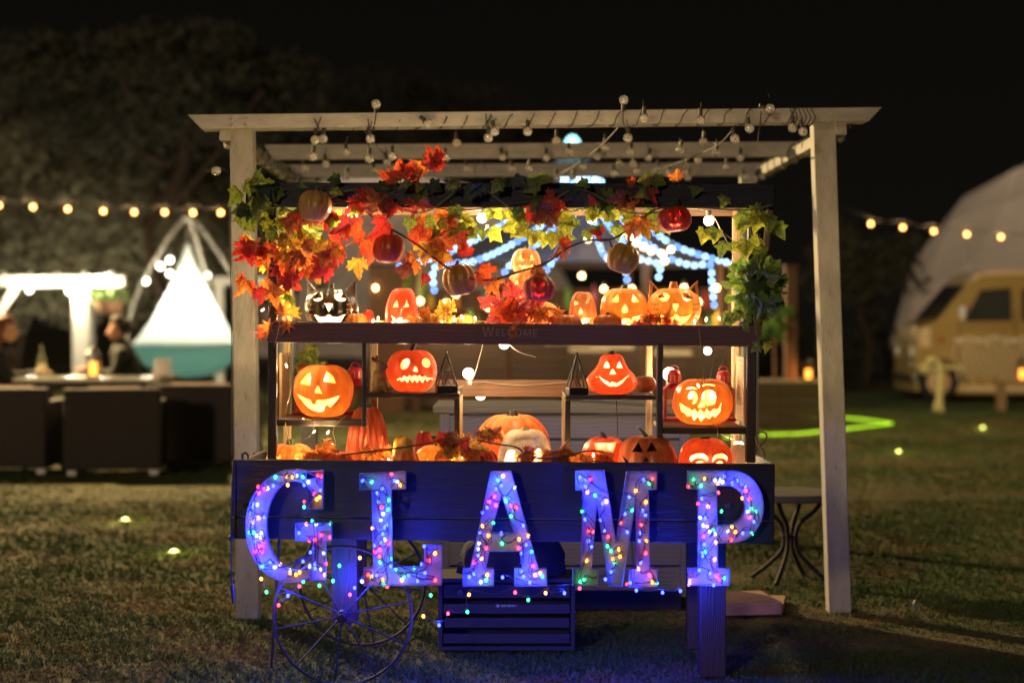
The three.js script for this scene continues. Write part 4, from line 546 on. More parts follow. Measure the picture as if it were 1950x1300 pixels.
{
  const t = thing('ivy_garland', 'ivy trailing down the right upright of the cart', 'garland', at(1440, 430, 6.42));
  run(t, 'vine', [[1450, 385, 6.41], [1430, 430, 6.43], [1438, 480, 6.42], [1446, 540, 6.43], [1436, 600, 6.44], [1446, 650, 6.44]], 0.0028, vineMat); run(t, 'vine', [[1340, 420, 6.5], [1380, 445, 6.47], [1410, 465, 6.44], [1436, 460, 6.42]], 0.002, vineMat);
  for (const [x, y, m, s] of [[1430, 388, 'green', 0.085], [1445, 410, 'lime', 0.08], [1418, 405, 'green', 0.08], [1466, 412, 'green', 0.075], [1478, 428, 'green', 0.07], [1410, 365, 'deep', 0.06], [1384, 372, 'green', 0.06], [1423, 458, 'lime', 0.08], [1404, 462, 'lime', 0.075], [1446, 452, 'lime', 0.06], [1442, 478, 'green', 0.06], [1380, 460, 'green', 0.07], [1368, 440, 'lime', 0.06], [1340, 440, 'lime', 0.07], [1350, 436, 'green', 0.06], [1448, 655, 'green', 0.05], [1462, 652, 'lime', 0.05], [1450, 400, 'lime', 0.09], [1420, 420, 'lime', 0.07], [1455, 470, 'green', 0.05]]) leaf(t, 'ivy', m, loc(t, at(x, y, 6.4 + rr(-0.02, 0.04))), s, 0.6, 0.9);
}
{
  const t = thing('ivy_garland', 'ivy bunched over the left end of the header board', 'garland', at(500, 400, 6.45)); R = hash(73);
  run(t, 'vine', [[468, 345, 6.42], [480, 400, 6.42], [500, 450, 6.44], [515, 500, 6.5], [520, 570, 6.5]], 0.003, vineMat);
  sprig(t, 'ivy', ['green', 'deep', 'green'], 16, [480, 378, 30, 45, 6.4, 0.04], 0.06, 0.085, 1.4);
  sprig(t, 'ivy', ['lime', 'green', 'lime'], 44, [560, 428, 95, 42, 6.52, 0.1], 0.05, 0.075, 1.2); sprig(t, 'ivy', ['green', 'lime'], 8, [548, 578, 16, 26, 6.56, 0.03], 0.05, 0.06, 1.2);
  for (let k = 0; k < 12; k++) { const x = rr(470, 560), y = rr(520, 560); part('grass_strand', tube([loc(t, at(x, y, 6.42)), loc(t, at(x + rr(-12, 6), y + 60, 6.42)), loc(t, at(x + rr(-25, 8), y + rr(70, 110), 6.43))], 0.0009, 10, 4), paleStem, t); }
}
{
  const t = thing('ivy_sprig', 'bright ivy sprig hanging inside the smiling pumpkin box', 'ivy', at(585, 690, 6.88)); R = hash(74); run(t, 'vine', [[578, 650, 6.88], [582, 680, 6.88], [572, 720, 6.88]], 0.002, vineMat);
  sprig(t, 'ivy', ['lime', 'green'], 13, [582, 685, 22, 34, 6.87, 0.04], 0.05, 0.065, 1.2);
}
{
  const t = thing('leafy_bush', 'round bushy green leaf ball fixed to the right upright', 'plant', at(1440, 545, 6.42)); R = hash(75);
  part('core', (() => { const g = ball(0.055, 0, 0, 0, 12); return g; })(), std([0.03, 0.06, 0.015], 1), t);
  for (let k = 0; k < 150; k++) { const v = V(R() - 0.5, R() - 0.5, R() - 0.5).normalize(), p = v.clone().multiply(V(0.094, 0.098, 0.09)).multiplyScalar(rr(0.6, 1)), o = part('leaf', pick(shapes.oval), LM[pick(['basil', 'basil2', 'basil', 'green'])], t, p); o.scale.setScalar(rr(0.035, 0.058)); o.quaternion.setFromUnitVectors(V(0, 1, 0), v.clone().add(V(rr(-0.7, 0.7), rr(-0.9, 0.5), rr(-0.7, 0.7))).normalize()); o.rotateY(R() * 6.3); }
  sprig(t, 'ivy', ['lime', 'basil2', 'green'], 16, [1415, 602, 40, 14, 6.5, 0.06], 0.045, 0.06, 1.5); sprig(t, 'ivy', ['lime', 'basil2'], 8, [1425, 585, 22, 20, 6.48, 0.04], 0.045, 0.06, 1.5);
}
{
  const t = thing('maple_garland', 'dense red and orange maple leaf bunch at the left upright', 'garland', at(530, 500, 6.45)); R = hash(76);
  run(t, 'twig', [[470, 450, 6.45], [510, 500, 6.44], [560, 500, 6.46], [600, 495, 6.48], [640, 478, 6.48], [690, 452, 6.45]], 0.0026, paleStem);
  sprig(t, 'maple', ['scarlet', 'red', 'scarlet', 'orange'], 22, [514, 518, 58, 42, 6.44, 0.07], 0.045, 0.078, 1.4);
  sprig(t, 'maple', ['yellow', 'orange', 'yellow'], 14, [545, 478, 50, 28, 6.48, 0.05], 0.06, 0.085, 1.2); sprig(t, 'maple', ['red', 'scarlet'], 7, [482, 470, 18, 22, 6.4, 0.03], 0.06, 0.09, 1.2); sprig(t, 'maple', ['rust', 'orange'], 6, [576, 488, 22, 24, 6.44, 0.03], 0.06, 0.08, 1.2);
}
{
  const t = thing('branch_garland', 'thin brown branch with autumn leaves swagged across the cart opening', 'garland', at(960, 470, 6.4)); R = hash(77);
  run(t, 'branch', [[690, 396, 6.41], [722, 425, 6.4], [752, 440, 6.4], [800, 470, 6.39], [845, 505, 6.38], [890, 528, 6.38], [935, 533, 6.38], [985, 518, 6.38], [1040, 500, 6.38], [1085, 470, 6.38], [1120, 458, 6.38], [1165, 455, 6.39], [1210, 428, 6.39], [1245, 400, 6.4], [1290, 392, 6.4]], 0.0042, twigMat);
  run(t, 'branch', [[735, 432, 6.4], [700, 448, 6.42], [660, 452, 6.43], [620, 470, 6.45], [590, 490, 6.46]], 0.003, paleStem);
  const L = (x, y, k, m, s, rz, ry = 0.2, rx = 0.1) => { const o = part('leaf', shapes.maple[k], LM[m], t, loc(t, at(x, y, 6.39 + rr(-0.03, 0.02)))); o.scale.setScalar(s); o.rotation.set(rx, ry, rz, 'YXZ'); };
  L(668, 424, 0, 'red', 0.1, 2.0, 0.9); L(690, 432, 3, 'scarlet', 0.1, 1.8, 0.5); L(655, 470, 0, 'red', 0.12, 1.7, -0.8); L(700, 455, 2, 'scarlet', 0.1, 3.4, 0.6); L(628, 455, 0, 'yellow', 0.11, 2.9, 0.2); L(682, 490, 1, 'yellow', 0.08, 3.2, 0.5); L(630, 500, 1, 'red', 0.1, 2.2, 0.4); L(650, 485, 2, 'scarlet', 0.09, 1.6, 0.7); L(720, 405, 2, 'rust', 0.1, 0.4, 0.6); L(742, 418, 4, 'red', 0.1, 2.4, 0.5);
  L(795, 490, 2, 'orange', 0.085, 2.2, 0.5); L(784, 512, 1, 'rust', 0.07, 1.6, 0.4); L(805, 520, 3, 'red', 0.05, 3.1, 0.9); L(888, 490, 0, 'red', 0.06, 0.2, 0.3); L(872, 480, 3, 'orange', 0.06, 0.3, 1.0); L(912, 510, 2, 'scarlet', 0.09, 3.9, 0.6); L(935, 532, 1, 'orange', 0.075, 3.7, 0.3); L(950, 540, 3, 'rust', 0.06, 3.4, 1.0); L(1024, 505, 2, 'rust', 0.07, 3.0, 0.6); L(1085, 455, 1, 'scarlet', 0.075, 2.6, 0.8); L(1070, 470, 3, 'rust', 0.07, 2.2, 0.8); L(1150, 448, 2, 'red', 0.06, 1.4, 0.8); L(1220, 410, 4, 'orange', 0.085, 3.2, 0.5); L(1205, 425, 1, 'rust', 0.07, 2.8, 0.7); L(1225, 425, 3, 'yellow', 0.07, 3.6, 0.6);
  for (const [x, y, a] of [[738, 430, 448], [879, 526, 506], [1020, 505, 530], [1160, 456, 470], [1270, 392, 400]]) part('hanging_tie', rod(loc(t, at(x, y, 6.39)), loc(t, at(x + (x > 1100 ? 6 : 0), a, 6.4)), 0.0035, 6), twigMat, t);
}
{
  const t = thing('maple_garland', 'orange and red maple leaves spilling below the middle of the header board', 'garland', at(800, 420, 6.42)); R = hash(78);
  run(t, 'twig', [[640, 380, 6.41], [720, 385, 6.41], [800, 390, 6.41], [870, 400, 6.41], [1000, 385, 6.41], [1090, 380, 6.41]], 0.0026, twigMat);
  sprig(t, 'maple', ['orange', 'scarlet', 'orange', 'scarlet'], 17, [836, 428, 56, 36, 6.46, 0.06], 0.045, 0.078, 1.2); sprig(t, 'maple', ['orange', 'yellow', 'scarlet'], 7, [832, 470, 30, 16, 6.43, 0.03], 0.06, 0.09, 0.9);
  sprig(t, 'maple', ['red', 'rust', 'red'], 9, [740, 385, 80, 16, 6.39, 0.02], 0.055, 0.08, 1.8); sprig(t, 'maple', ['red', 'rust', 'scarlet'], 11, [1040, 392, 60, 18, 6.39, 0.03], 0.05, 0.08, 1.4); sprig(t, 'maple', ['red', 'rust'], 6, [1190, 372, 60, 16, 6.4, 0.02], 0.05, 0.075, 1.8);
  sprig(t, 'maple', ['red', 'scarlet', 'orange'], 8, [570, 405, 70, 14, 6.44, 0.03], 0.06, 0.08, 1.2);
}
{
  const t = thing('maple_spray', 'large red maple leaves standing up above the header board', 'leaves', at(800, 330, 6.42)); R = hash(79);
  run(t, 'twig', [[745, 352, 6.41], [780, 345, 6.42], [815, 320, 6.43], [835, 300, 6.43]], 0.0026, twigMat);
  for (const [x, y, m, s, rz, k] of [[832, 318, 'scarlet', 0.085, 0.5, 0], [818, 322, 'red', 0.085, -0.5, 1], [842, 308, 'scarlet', 0.075, 1.1, 3], [762, 344, 'scarlet', 0.09, 0.2, 0], [775, 338, 'red', 0.075, -0.4, 2], [748, 350, 'scarlet', 0.07, 0.8, 1], [790, 340, 'orange', 0.06, -0.2, 0], [808, 332, 'orange', 0.07, 0.6, 2], [800, 350, 'red', 0.07, 1.2, 3], [1292, 348, 'orange', 0.06, 0.2, 3], [1240, 352, 'orange', 0.05, 1.0, 0], [1210, 350, 'scarlet', 0.04, 1.2, 1]]) { const o = part('leaf', shapes.maple[k], LM[m], t, loc(t, at(x, y, 6.41 + rr(-0.02, 0.02)))); o.scale.setScalar(s); o.rotation.set(rr(-0.5, 0.3), rr(-0.6, 0.6), rz, 'YXZ'); }
}
{
  const t = thing('maple_bunch', 'pinkish red maple leaf bunch on the shelf at the foot of the totem', 'leaves', at(970, 595, 6.55)); R = hash(80);
  sprig(t, 'maple', ['pink', 'scarlet', 'pink'], 26, [968, 588, 44, 24, 6.55, 0.05], 0.05, 0.075, 3.1); sprig(t, 'star', ['orange', 'scarlet'], 9, [1035, 596, 28, 14, 6.54, 0.02], 0.05, 0.065, 3.1);
  for (const [x, y] of [[985, 618], [982, 632], [988, 608]]) { const o = part('leaf', shapes.star[0], LM.orange, t, loc(t, at(x, y, 6.47))); o.scale.setScalar(0.045); o.rotation.set(0.3, 0.5, 2.8); } run(t, 'twig', [[1020, 590, 6.5], [995, 610, 6.48], [984, 625, 6.47]], 0.0018, twigMat);
}
{
  const t = thing('star_leaves', 'pointed orange and yellow maple leaves at the left end of the shelf', 'leaves', at(530, 605, 6.5)); R = hash(81);
  for (const [x, y, m, s, rz] of [[540, 602, 'orange', 0.07, 0.3], [520, 622, 'orange', 0.06, 1.4], [505, 628, 'scarlet', 0.055, 2.2], [560, 606, 'yellow', 0.055, 0.1], [552, 610, 'orange', 0.06, 2.6]]) { const o = part('leaf', shapes.star[R() < 0.5 ? 0 : 1], LM[m], t, loc(t, at(x, y, 6.48 + rr(-0.02, 0.02)))); o.scale.setScalar(s); o.rotation.set(rr(-0.4, 0.4), rr(-0.5, 0.5), rz); } run(t, 'twig', [[600, 612, 6.5], [556, 612, 6.49], [510, 625, 6.47]], 0.002, twigMat);
}
{
  const t = thing('star_leaves', 'small red and yellow leaves strewn along the shelf lip', 'leaves', at(1000, 610, 6.52)); R = hash(82);
  sprig(t, 'star', ['orange', 'yellow', 'orange'], 12, [812, 604, 30, 8, 6.53, 0.02], 0.04, 0.05, 3.1); sprig(t, 'star', ['red', 'scarlet', 'rust'], 14, [1245, 611, 60, 6, 6.53, 0.02], 0.035, 0.05, 3.1); sprig(t, 'maple', ['yellow'], 5, [845, 600, 20, 8, 6.55, 0.02], 0.05, 0.06, 3.1);
}
{
  const t = thing('bed_garland', 'twiggy garland of yellow and rust leaves lying over the cart bed', 'garland', at(930, 850, 6.42)); R = hash(83);
  run(t, 'branch', [[650, 866, 6.42], [720, 858, 6.41], [790, 848, 6.42], [850, 838, 6.41], [905, 838, 6.4], [950, 846, 6.4], [985, 852, 6.4], [1010, 870, 6.39], [1050, 872, 6.39], [1090, 866, 6.4], [1120, 858, 6.4], [1150, 860, 6.4]], 0.0035, twigMat);
  sprig(t, 'maple', ['yellow', 'yellow', 'orange'], 14, [878, 850, 30, 15, 6.43, 0.02], 0.06, 0.08, 1.4); sprig(t, 'maple', ['rust', 'orange'], 6, [1012, 862, 18, 10, 6.39, 0.01], 0.055, 0.07, 1.4); sprig(t, 'maple', ['orange', 'rust', 'orange'], 8, [1062, 862, 18, 12, 6.41, 0.02], 0.06, 0.08, 1.4); sprig(t, 'maple', ['rust', 'red', 'orange'], 6, [850, 832, 30, 8, 6.42, 0.02], 0.05, 0.07, 1.4); sprig(t, 'maple', ['rust', 'orange'], 9, [602, 858, 26, 14, 6.44, 0.03], 0.05, 0.07, 1.4); sprig(t, 'maple', ['orange', 'scarlet'], 7, [1138, 866, 26, 8, 6.42, 0.02], 0.05, 0.07, 1.4); sprig(t, 'maple', ['yellow', 'rust'], 5, [925, 822, 12, 12, 6.5, 0.02], 0.05, 0.06, 1.4); sprig(t, 'maple', ['yellow', 'orange'], 4, [722, 862, 20, 10, 6.43, 0.02], 0.05, 0.06, 1.4);
}
// ---------------------------------------------------------------- unlit globe bulbs on the pergola
{
  R = hash(91);
  const globe = new THREE.SphereGeometry(0.0205, 18, 12), cap = new THREE.CylinderGeometry(0.009, 0.0085, 0.03, 10), fil = mergeGeometries([flat(new THREE.TorusGeometry(0.007, 0.0012, 5, 10)), flat(rod(V(0, 0.006, 0), V(0, 0.02, 0), 0.0025, 6))]), filMat = std([0.6, 0.35, 0.15], 0.4, { metalness: 0.6 }), clear = phys([0.96, 0.94, 0.9], 0.06, { transmission: 0.78, thickness: 0.04, ior: 1.42, clearcoat: 1, clearcoatRoughness: 0.02 });
  function bulbs(label, base, list, wires) {
    const t = thing('globe_light_string', label, 'string lights', base);
    for (const [x, y, d, up, lean] of list) { const p = loc(t, at(x, y, d)), b = part('bulb', globe, clear, t, p), s = up ? -1 : 1; b.rotation.z = (lean ?? rr(-0.25, 0.25)); part('socket', cap, M.wire, b, V(0, s * 0.033, 0)); part('filament', fil, filMat, b); if (!up) part('drop_wire', rod(p.clone().add(V(0, 0.045, 0)), p.clone().add(V(rr(-0.01, 0.01), 0.045 + rr(0.01, 0.04), 0)), 0.0018, 5), M.wire, t); }
    for (const w of wires) part('wire', tube(w.map((p) => loc(t, at(...p))), 0.0026, w.length * 6, 5), M.wire, t);
  }
  const beamY = (x) => 234.5 - (x - 362) * 14.5 / 1309, spiral = [];
  { const t = []; for (let k = 0; k < 150; k++) { const a = k * 0.9, x = 640 + k * 5.9; t.push([x + rr(-3, 3), beamY(x) - Math.sin(a) * 15, 7.68 + Math.cos(a) * -0.085]); } spiral.push(t); }
  bulbs('clear globe bulbs wound along the front beam of the pergola', at(1000, 232, 7.7), [[716, 198, 7.6, 1], [1188, 190, 7.6, 1], [1467, 206, 7.58, 0, 1.3], [600, 266, 7.62], [615, 264, 7.6], [705, 264, 7.58], [816, 235, 7.56, 0, 0.9], [930, 262, 7.58], [942, 250, 7.57], [1005, 250, 7.57], [1196, 262, 7.58], [1227, 224, 7.55], [1335, 228, 7.55], [1400, 264, 7.6], [1428, 244, 7.56], [1510, 243, 7.58], [1530, 250, 7.56], [411, 325, 7.6, 0, 1.5], [596, 298, 7.8], [703, 302, 7.85], [747, 298, 7.9]],
    [...spiral, [[700, 226, 7.56], [703, 245, 7.56], [705, 262, 7.58]], [[716, 205, 7.6], [714, 230, 7.56], [708, 250, 7.55]], [[598, 226, 7.56], [604, 240, 7.55], [600, 256, 7.6]], [[612, 222, 7.56], [606, 240, 7.55], [615, 255, 7.6]], [[1188, 197, 7.6], [1187, 230, 7.58], [1194, 252, 7.58]], [[925, 216, 7.58], [926, 240, 7.57], [929, 255, 7.58]], [[411, 318, 7.62], [425, 322, 7.68], [438, 330, 7.7], [437, 420, 7.66], [440, 600, 7.64], [441, 870, 7.63]], [[1450, 212, 7.57], [1446, 250, 7.7], [1440, 280, 8.2]], ...[1505, 1513, 1521, 1529, 1536, 1544].map((x, k) => [[x, 206, 7.6], [x + 4 + k, 225, 7.6], [x - 4, 243, 7.61]])]);
  bulbs('clear globe bulbs on swags between the pergola cross beams', at(1000, 300, 9), [[580, 320, 9.2], [713, 325, 9.4], [737, 308, 9], [957, 299, 9], [975, 322, 9.6], [1007, 320, 9.6], [1110, 318, 9.6], [1138, 298, 9], [1152, 281, 8.6], [1201, 290, 8.8], [1206, 312, 9.2], [1213, 326, 9.7], [1255, 322, 9.6], [1275, 330, 9.8], [1308, 315, 9.4], [1364, 291, 8.8], [1090, 338, 10], [1060, 338, 10], [890, 322, 9.8], [660, 335, 10], [1310, 338, 10], [620, 312, 9], [660, 290, 8.4], [780, 318, 9.2], [850, 300, 8.8], [870, 272, 8], [1040, 300, 9], [1060, 268, 8], [1085, 290, 8.6], [1235, 300, 9], [1330, 305, 9.2], [1385, 318, 9.6], [1340, 270, 8.2], [1295, 285, 8.6], [1410, 300, 9], [1170, 330, 9.8], [1180, 312, 9.3], [1418, 338, 10]],
    [[[1180, 240, 7.75], [1150, 272, 8.4], [1110, 305, 9], [1060, 335, 10.1]], [[1400, 242, 7.75], [1364, 278, 8.6], [1308, 303, 9.2], [1240, 328, 10.1]], [[1196, 245, 7.75], [1200, 280, 8.7], [1210, 330, 10.1]], [[925, 320, 9.6], [912, 290, 9.2], [925, 283, 9.1], [940, 292, 9.1], [915, 286, 9.1], [905, 330, 9.6]], [[690, 245, 7.8], [735, 300, 8.9], [745, 335, 10]]]);
  const side = (x0, y0, d0, x1, y1, d1, n, label, lean) => { const list = [], w = []; for (let k = 0; k < n; k++) { const f = (k + 0.5) / n, d = d0 + (d1 - d0) * f, q = at(x0, y0, d0).lerp(at(x1, y1, d1), f); list.push([MID + q.x / d * FOCAL + rr(-9, 9), HORIZON - (q.y - EYE) / d * FOCAL + rr(0, 16), d]); } for (let k = 0; k < 60; k++) { const f = k / 59, d = d0 + (d1 - d0) * f, q = at(x0, y0, d0).lerp(at(x1, y1, d1), f), a = k * 1.2; w.push([MID + (q.x + Math.cos(a) * 0.045) / d * FOCAL, HORIZON - (q.y + Math.sin(a) * 0.05 - EYE) / d * FOCAL, d]); } bulbs(label, at(x0, y0, d0), list, [w]); };
  side(428, 255, 7.8, 560, 341, 10.2, 9, 'clear globe bulbs wound round the left side beam of the pergola');
  side(1603, 244, 7.95, 1446, 331, 10.3, 18, 'clear globe bulbs crowded round the right side beam of the pergola');
}
// ---------------------------------------------------------------- floodlight mast beside the lawn, left of the view, whose light rakes across the grass
{
  const t = thing('floodlight_mast', 'steel floodlight mast standing beside the lawn', 'floodlight', V(-8.6, 0, -20));
  part('mast', rod(V(0, 0, 0), V(0, 5.8, 0), 0.07, 14, 0.05), M.steel, t); part('foot_plate', box(0.3, 0.03, 0.3, 0, 0.015, 0), M.steel, t);
  const head = part('lamp_housing', box(0.36, 0.26, 0.12, 0, 0, -0.07), M.black, t, V(0, 5.82, 0.05)); head.lookAt(V(1.5, 0, -8.5));
  part('lamp_glass', box(0.3, 0.2, 0.01, 0, 0, 0.0), glow([1, 0.8, 0.5], 8), head, V(0, 0, 0.004));
  const s = new THREE.SpotLight(new THREE.Color(1, 0.7, 0.31), 1050, 0, 1.1, 0.7, 2); s.position.set(0.05, 5.8, 0.12); s.target.position.set(9.6, 0, 10.5); s.castShadow = true; s.shadow.radius = 6; t.add(s, s.target);
}
const bulbGlass = new THREE.SphereGeometry(0.024, 14, 10), capShape = new THREE.CylinderGeometry(0.016, 0.016, 0.05, 8);
function litString(label, pts, group, opts = {}) {
  const t = thing('lit_bulb_string', label, 'string lights', at(...pts[0]), group), g = glow(opts.color ?? [1, 0.42, 0.1], opts.k ?? 11);
  for (const q of pts) { const p = loc(t, at(...q)), b = part('bulb', bulbGlass, g, t, p); b.scale.setScalar(opts.size ?? 1); part('socket', capShape, M.wire, b, V(0, 0.055, 0)); lamp(t, p, opts.light ?? [1, 0.66, 0.3], opts.cd ?? 1.2, 0.03); }
  if (opts.wire !== false) { const w = []; pts.forEach((q, i) => { w.push(loc(t, at(...q)).add(V(0, 0.08, 0))); const n = pts[i + 1]; if (n) w.push(loc(t, at(...q)).lerp(loc(t, at(...n)), 0.5).add(V(0, 0.04, 0))); }); const a = w[0].clone().add(w[0].clone().sub(w[1]).multiplyScalar(4)), z = w[w.length - 1], y = w[w.length - 2]; part('wire', tube([a, ...w, z.clone().add(z.clone().sub(y).multiplyScalar(3))], 0.006, w.length * 4, 5), M.wire, t); }
  return t;
}
litString('row of warm filament bulbs strung above the seating on the left lawn', [[-3, 391, 18], [62, 394, 18.2], [128, 398, 18.4], [196, 402, 18.6], [255, 404, 18.8], [313, 404, 19], [367, 405, 19.2], [420, 405, 19.4]]);
litString('row of warm filament bulbs strung in front of the big dome tent', [[1659, 426, 22], [1720, 433, 22], [1779, 440, 22], [1842, 446, 22], [1907, 451, 22], [1972, 455, 22]]);
for (const [px, d, h, where] of [[-120, 17.6, 2.75, 'beyond the seating'], [480, 19.7, 2.75, 'behind the pergola post'], [1560, 22, 2.5, 'behind the right pergola post']]) { const t = thing('string_light_pole', `slim dark pole carrying the bulb string ${where}`, 'pole', ground(px, d)); part('pole', rod(V(0, 0, 0), V(0, h, 0), 0.022, 8), M.iron, t); part('pole_cap', ball(0.03, 0, h, 0, 8), M.iron, t); }

// ---------------------------------------------------------------- white pergola with bulbs, hanging tent
const whiteLit = std([0.74, 0.72, 0.64], 0.55);
{
  const t = thing('white_pergola', 'white painted timber pergola lit by bulbs on the left lawn', 'pergola', ground(60, 29));
  const Q = (x, y, d) => loc(t, at(x, y, d)), b = (p, q, w, dd) => timber(p, q, w, dd, 0.01);
  part('beam', b(Q(-120, 535, 28), Q(236, 535, 28), 0.16, 0.16), whiteLit, t); part('beam', b(Q(-120, 538, 31), Q(225, 538, 31), 0.14, 0.12), whiteLit, t);
  for (const [x, d] of [[155, 28], [-90, 28], [165, 31], [-60, 31]]) part('post', b(loc(t, ground(x, d)), Q(x, 540, d), 0.24, 0.22), whiteLit, t);
  for (let k = 0; k < 7; k++) part('rafter', b(Q(-100 + k * 52, 524, 27.7), Q(-90 + k * 49, 529, 31.3), 0.1, 0.06), whiteLit, t);
  part('brace', b(Q(-20, 620, 28), Q(28, 548, 28), 0.1, 0.1), whiteLit, t);
}
{ const t = thing('hanging_planter', 'hanging planter basket under the end of the white pergola', 'planter', at(208, 600, 28)); part('basket', turned([[0, 0], [0.17, 0.02], [0.24, 0.2], [0.25, 0.22]], 16), std([0.3, 0.16, 0.09], 0.9), t); R = hash(101); const lv = []; for (let k = 0; k < 160; k++) lv.push(new THREE.PlaneGeometry(0.07, 0.05).rotateX(rr(-1.5, 1.5)).rotateY(R() * 6).translate(rr(-0.28, 0.28), 0.22 + rr(-0.05, 0.2), rr(-0.25, 0.25))); part('foliage', lv, std([0.1, 0.16, 0.04], 0.9), t); for (const s of [-1, 0, 1]) part('hanger', rod(V(s * 0.22, 0.22, s ? 0 : 0.2), V(0, 0.55, 0), 0.006, 5), M.iron, t); }
litString('large white lit globe bulbs on the white pergola', [[55, 552, 27.8], [130, 554, 27.8], [193, 533, 27.8]], null, { color: [1, 0.93, 0.72], k: 9, cd: 5, light: [1, 0.85, 0.58], size: 1.7, wire: false });
litString('cluster of white lit globe bulbs round the hanging tent frame', [[277, 535, 26.6], [305, 507, 26.8], [323, 495, 27], [323, 521, 26.4], [393, 524, 26.8]], null, { color: [1, 0.93, 0.72], k: 9, cd: 2, light: [1, 0.85, 0.58], size: 1.7, wire: false });
{ const t = thing('white_pergola', 'far white painted pergola frame behind the hanging tent', 'pergola', ground(440, 30)); const b = (p, q, w) => timber(loc(t, p), loc(t, q), w, w, 0.01); part('beam', b(at(405, 535, 30), at(560, 535, 30), 0.14), whiteLit, t); for (const x of [418, 548]) part('post', b(ground(x, 30), at(x, 540, 30), 0.16), whiteLit, t); }
{
  const t = thing('hanging_tent', 'glowing white cone shaped hanging tent with a teal base', 'tent', ground(357, 26));
  const y = (py) => EYE - (py - HORIZON) * 26 / FOCAL, X = (px) => (px - 357) * 26 / FOCAL;
  part('cone', turned([[0.012, y(463)], [0.05, y(478)], [0.11, y(500)], [0.21, y(530)], [0.36, y(570)], [0.53, y(610)], [0.68, y(636)], [0.8, y(655)]], 40), phys([0.86, 0.86, 0.8], 1, { transmission: 0.42, thickness: 0 }), t);
  part('base_fabric', turned([[0.8, y(655)], [0.78, y(668)], [0.66, y(692)], [0.46, y(710)], [0.2, y(718)], [0, y(720)]], 40), phys([0.08, 0.2, 0.17], 1, { transmission: 0.2, thickness: 0 }), t);
  part('hoop', new THREE.TorusGeometry(0.8, 0.018, 8, 48).rotateX(Math.PI / 2).translate(0, y(655), 0), std([0.5, 0.55, 0.5], 0.6), t);
  part('hanging_rope', rod(V(0, y(464), 0), V(0, y(418), 0), 0.012, 6), M.steel, t);
  const lampMesh = part('added_tent_lamp', ball(0.05, 0, y(600), 0, 10), glow([1, 0.97, 0.85], 10), t); lamp(t, V(0, y(600), 0), [1, 0.96, 0.84], 6, 0.05);  // unseen lamp added inside so the cone reads white
  const f = thing('tripod_frame', 'arched pale metal tripod frame carrying the hanging tent', 'frame', ground(357, 26.1));
  for (const a of [2.9, 0.25, 1.3]) { const c = (r, h) => V(Math.cos(a) * r, h, -Math.sin(a) * r * 0.8); part('arched_leg', tube([V(0, y(413), 0), c(0.1, y(420)), c(0.24, y(440)), c(0.45, y(478)), c(0.68, y(525)), c(0.86, y(575)), c(0.96, y(625)), c(1.02, 0)], 0.024, 30, 8), std([0.55, 0.52, 0.45], 0.5), f); }
  part('crown_ring', new THREE.TorusGeometry(0.06, 0.025, 8, 16).rotateX(Math.PI / 2).translate(0, y(413), 0), M.steel, f);
}
// ---------------------------------------------------------------- seating on the left lawn
const wicker = std([0.045, 0.028, 0.022], 0.7, { map: weave, bumpMap: weave, bumpScale: 0.004 }), cushion = std([0.16, 0.09, 0.07], 0.95);
function clubChair(p, turn, label, w = 0.78) {
  const t = thing('wicker_armchair', label, 'armchair', p); t.rotation.y = turn;
  part('back', box(w, 0.66, 0.13, 0, 0.38, -0.32, 0.02), wicker, t); for (const s of [-1, 1]) part('arm', box(0.13, 0.55, 0.62, s * (w / 2 - 0.066), 0.325, 0.055, 0.02), wicker, t);
  part('seat_base', box(w - 0.27, 0.26, 0.6, 0, 0.19, 0.05, 0.01), wicker, t); part('seat_cushion', box(w - 0.28, 0.12, 0.56, 0, 0.385, 0.06, 0.04), cushion, t); part('back_cushion', box(w - 0.3, 0.34, 0.12, 0, 0.55, -0.19, 0.04), cushion, t);
  for (const sx of [-1, 1]) for (const sz of [-1, 1]) part('foot', box(0.07, 0.06, 0.07, sx * (w / 2 - 0.06), 0.03, sz * 0.3, 0.006), M.white, t);
}
clubChair(ground(222, 14.75), Math.PI + 0.12, 'dark wicker armchair with its back to the lawn, at the table with the lantern');
clubChair(ground(28, 14.9), Math.PI - 0.06, 'dark wicker armchair half out of view, at the table end');
clubChair(ground(392, 15.6), Math.PI - 0.1, 'dark wicker armchair between the table and the pergola post', 0.85);
clubChair(ground(-60, 17.4), 1.2, 'dark wicker armchair in which the long haired person sits');
clubChair(ground(262, 18.2), -1.35, 'dark wicker armchair in which the short haired person sits');
{
  const t = thing('garden_table', 'glossy pale topped table between the wicker armchairs', 'table', ground(182, 16.5));
  part('table_top', box(1.35, 0.035, 0.75, 0, 0.715, 0, 0.008), phys([0.6, 0.6, 0.56], 0.12, { clearcoat: 0.8, clearcoatRoughness: 0.05 }), t); part('apron', box(1.22, 0.09, 0.64, 0, 0.652, 0, 0.008), wicker, t);
  for (const sx of [-1, 1]) for (const sz of [-1, 1]) part('leg', box(0.09, 0.61, 0.09, sx * 0.56, 0.305, sz * 0.27), wicker, t);
}
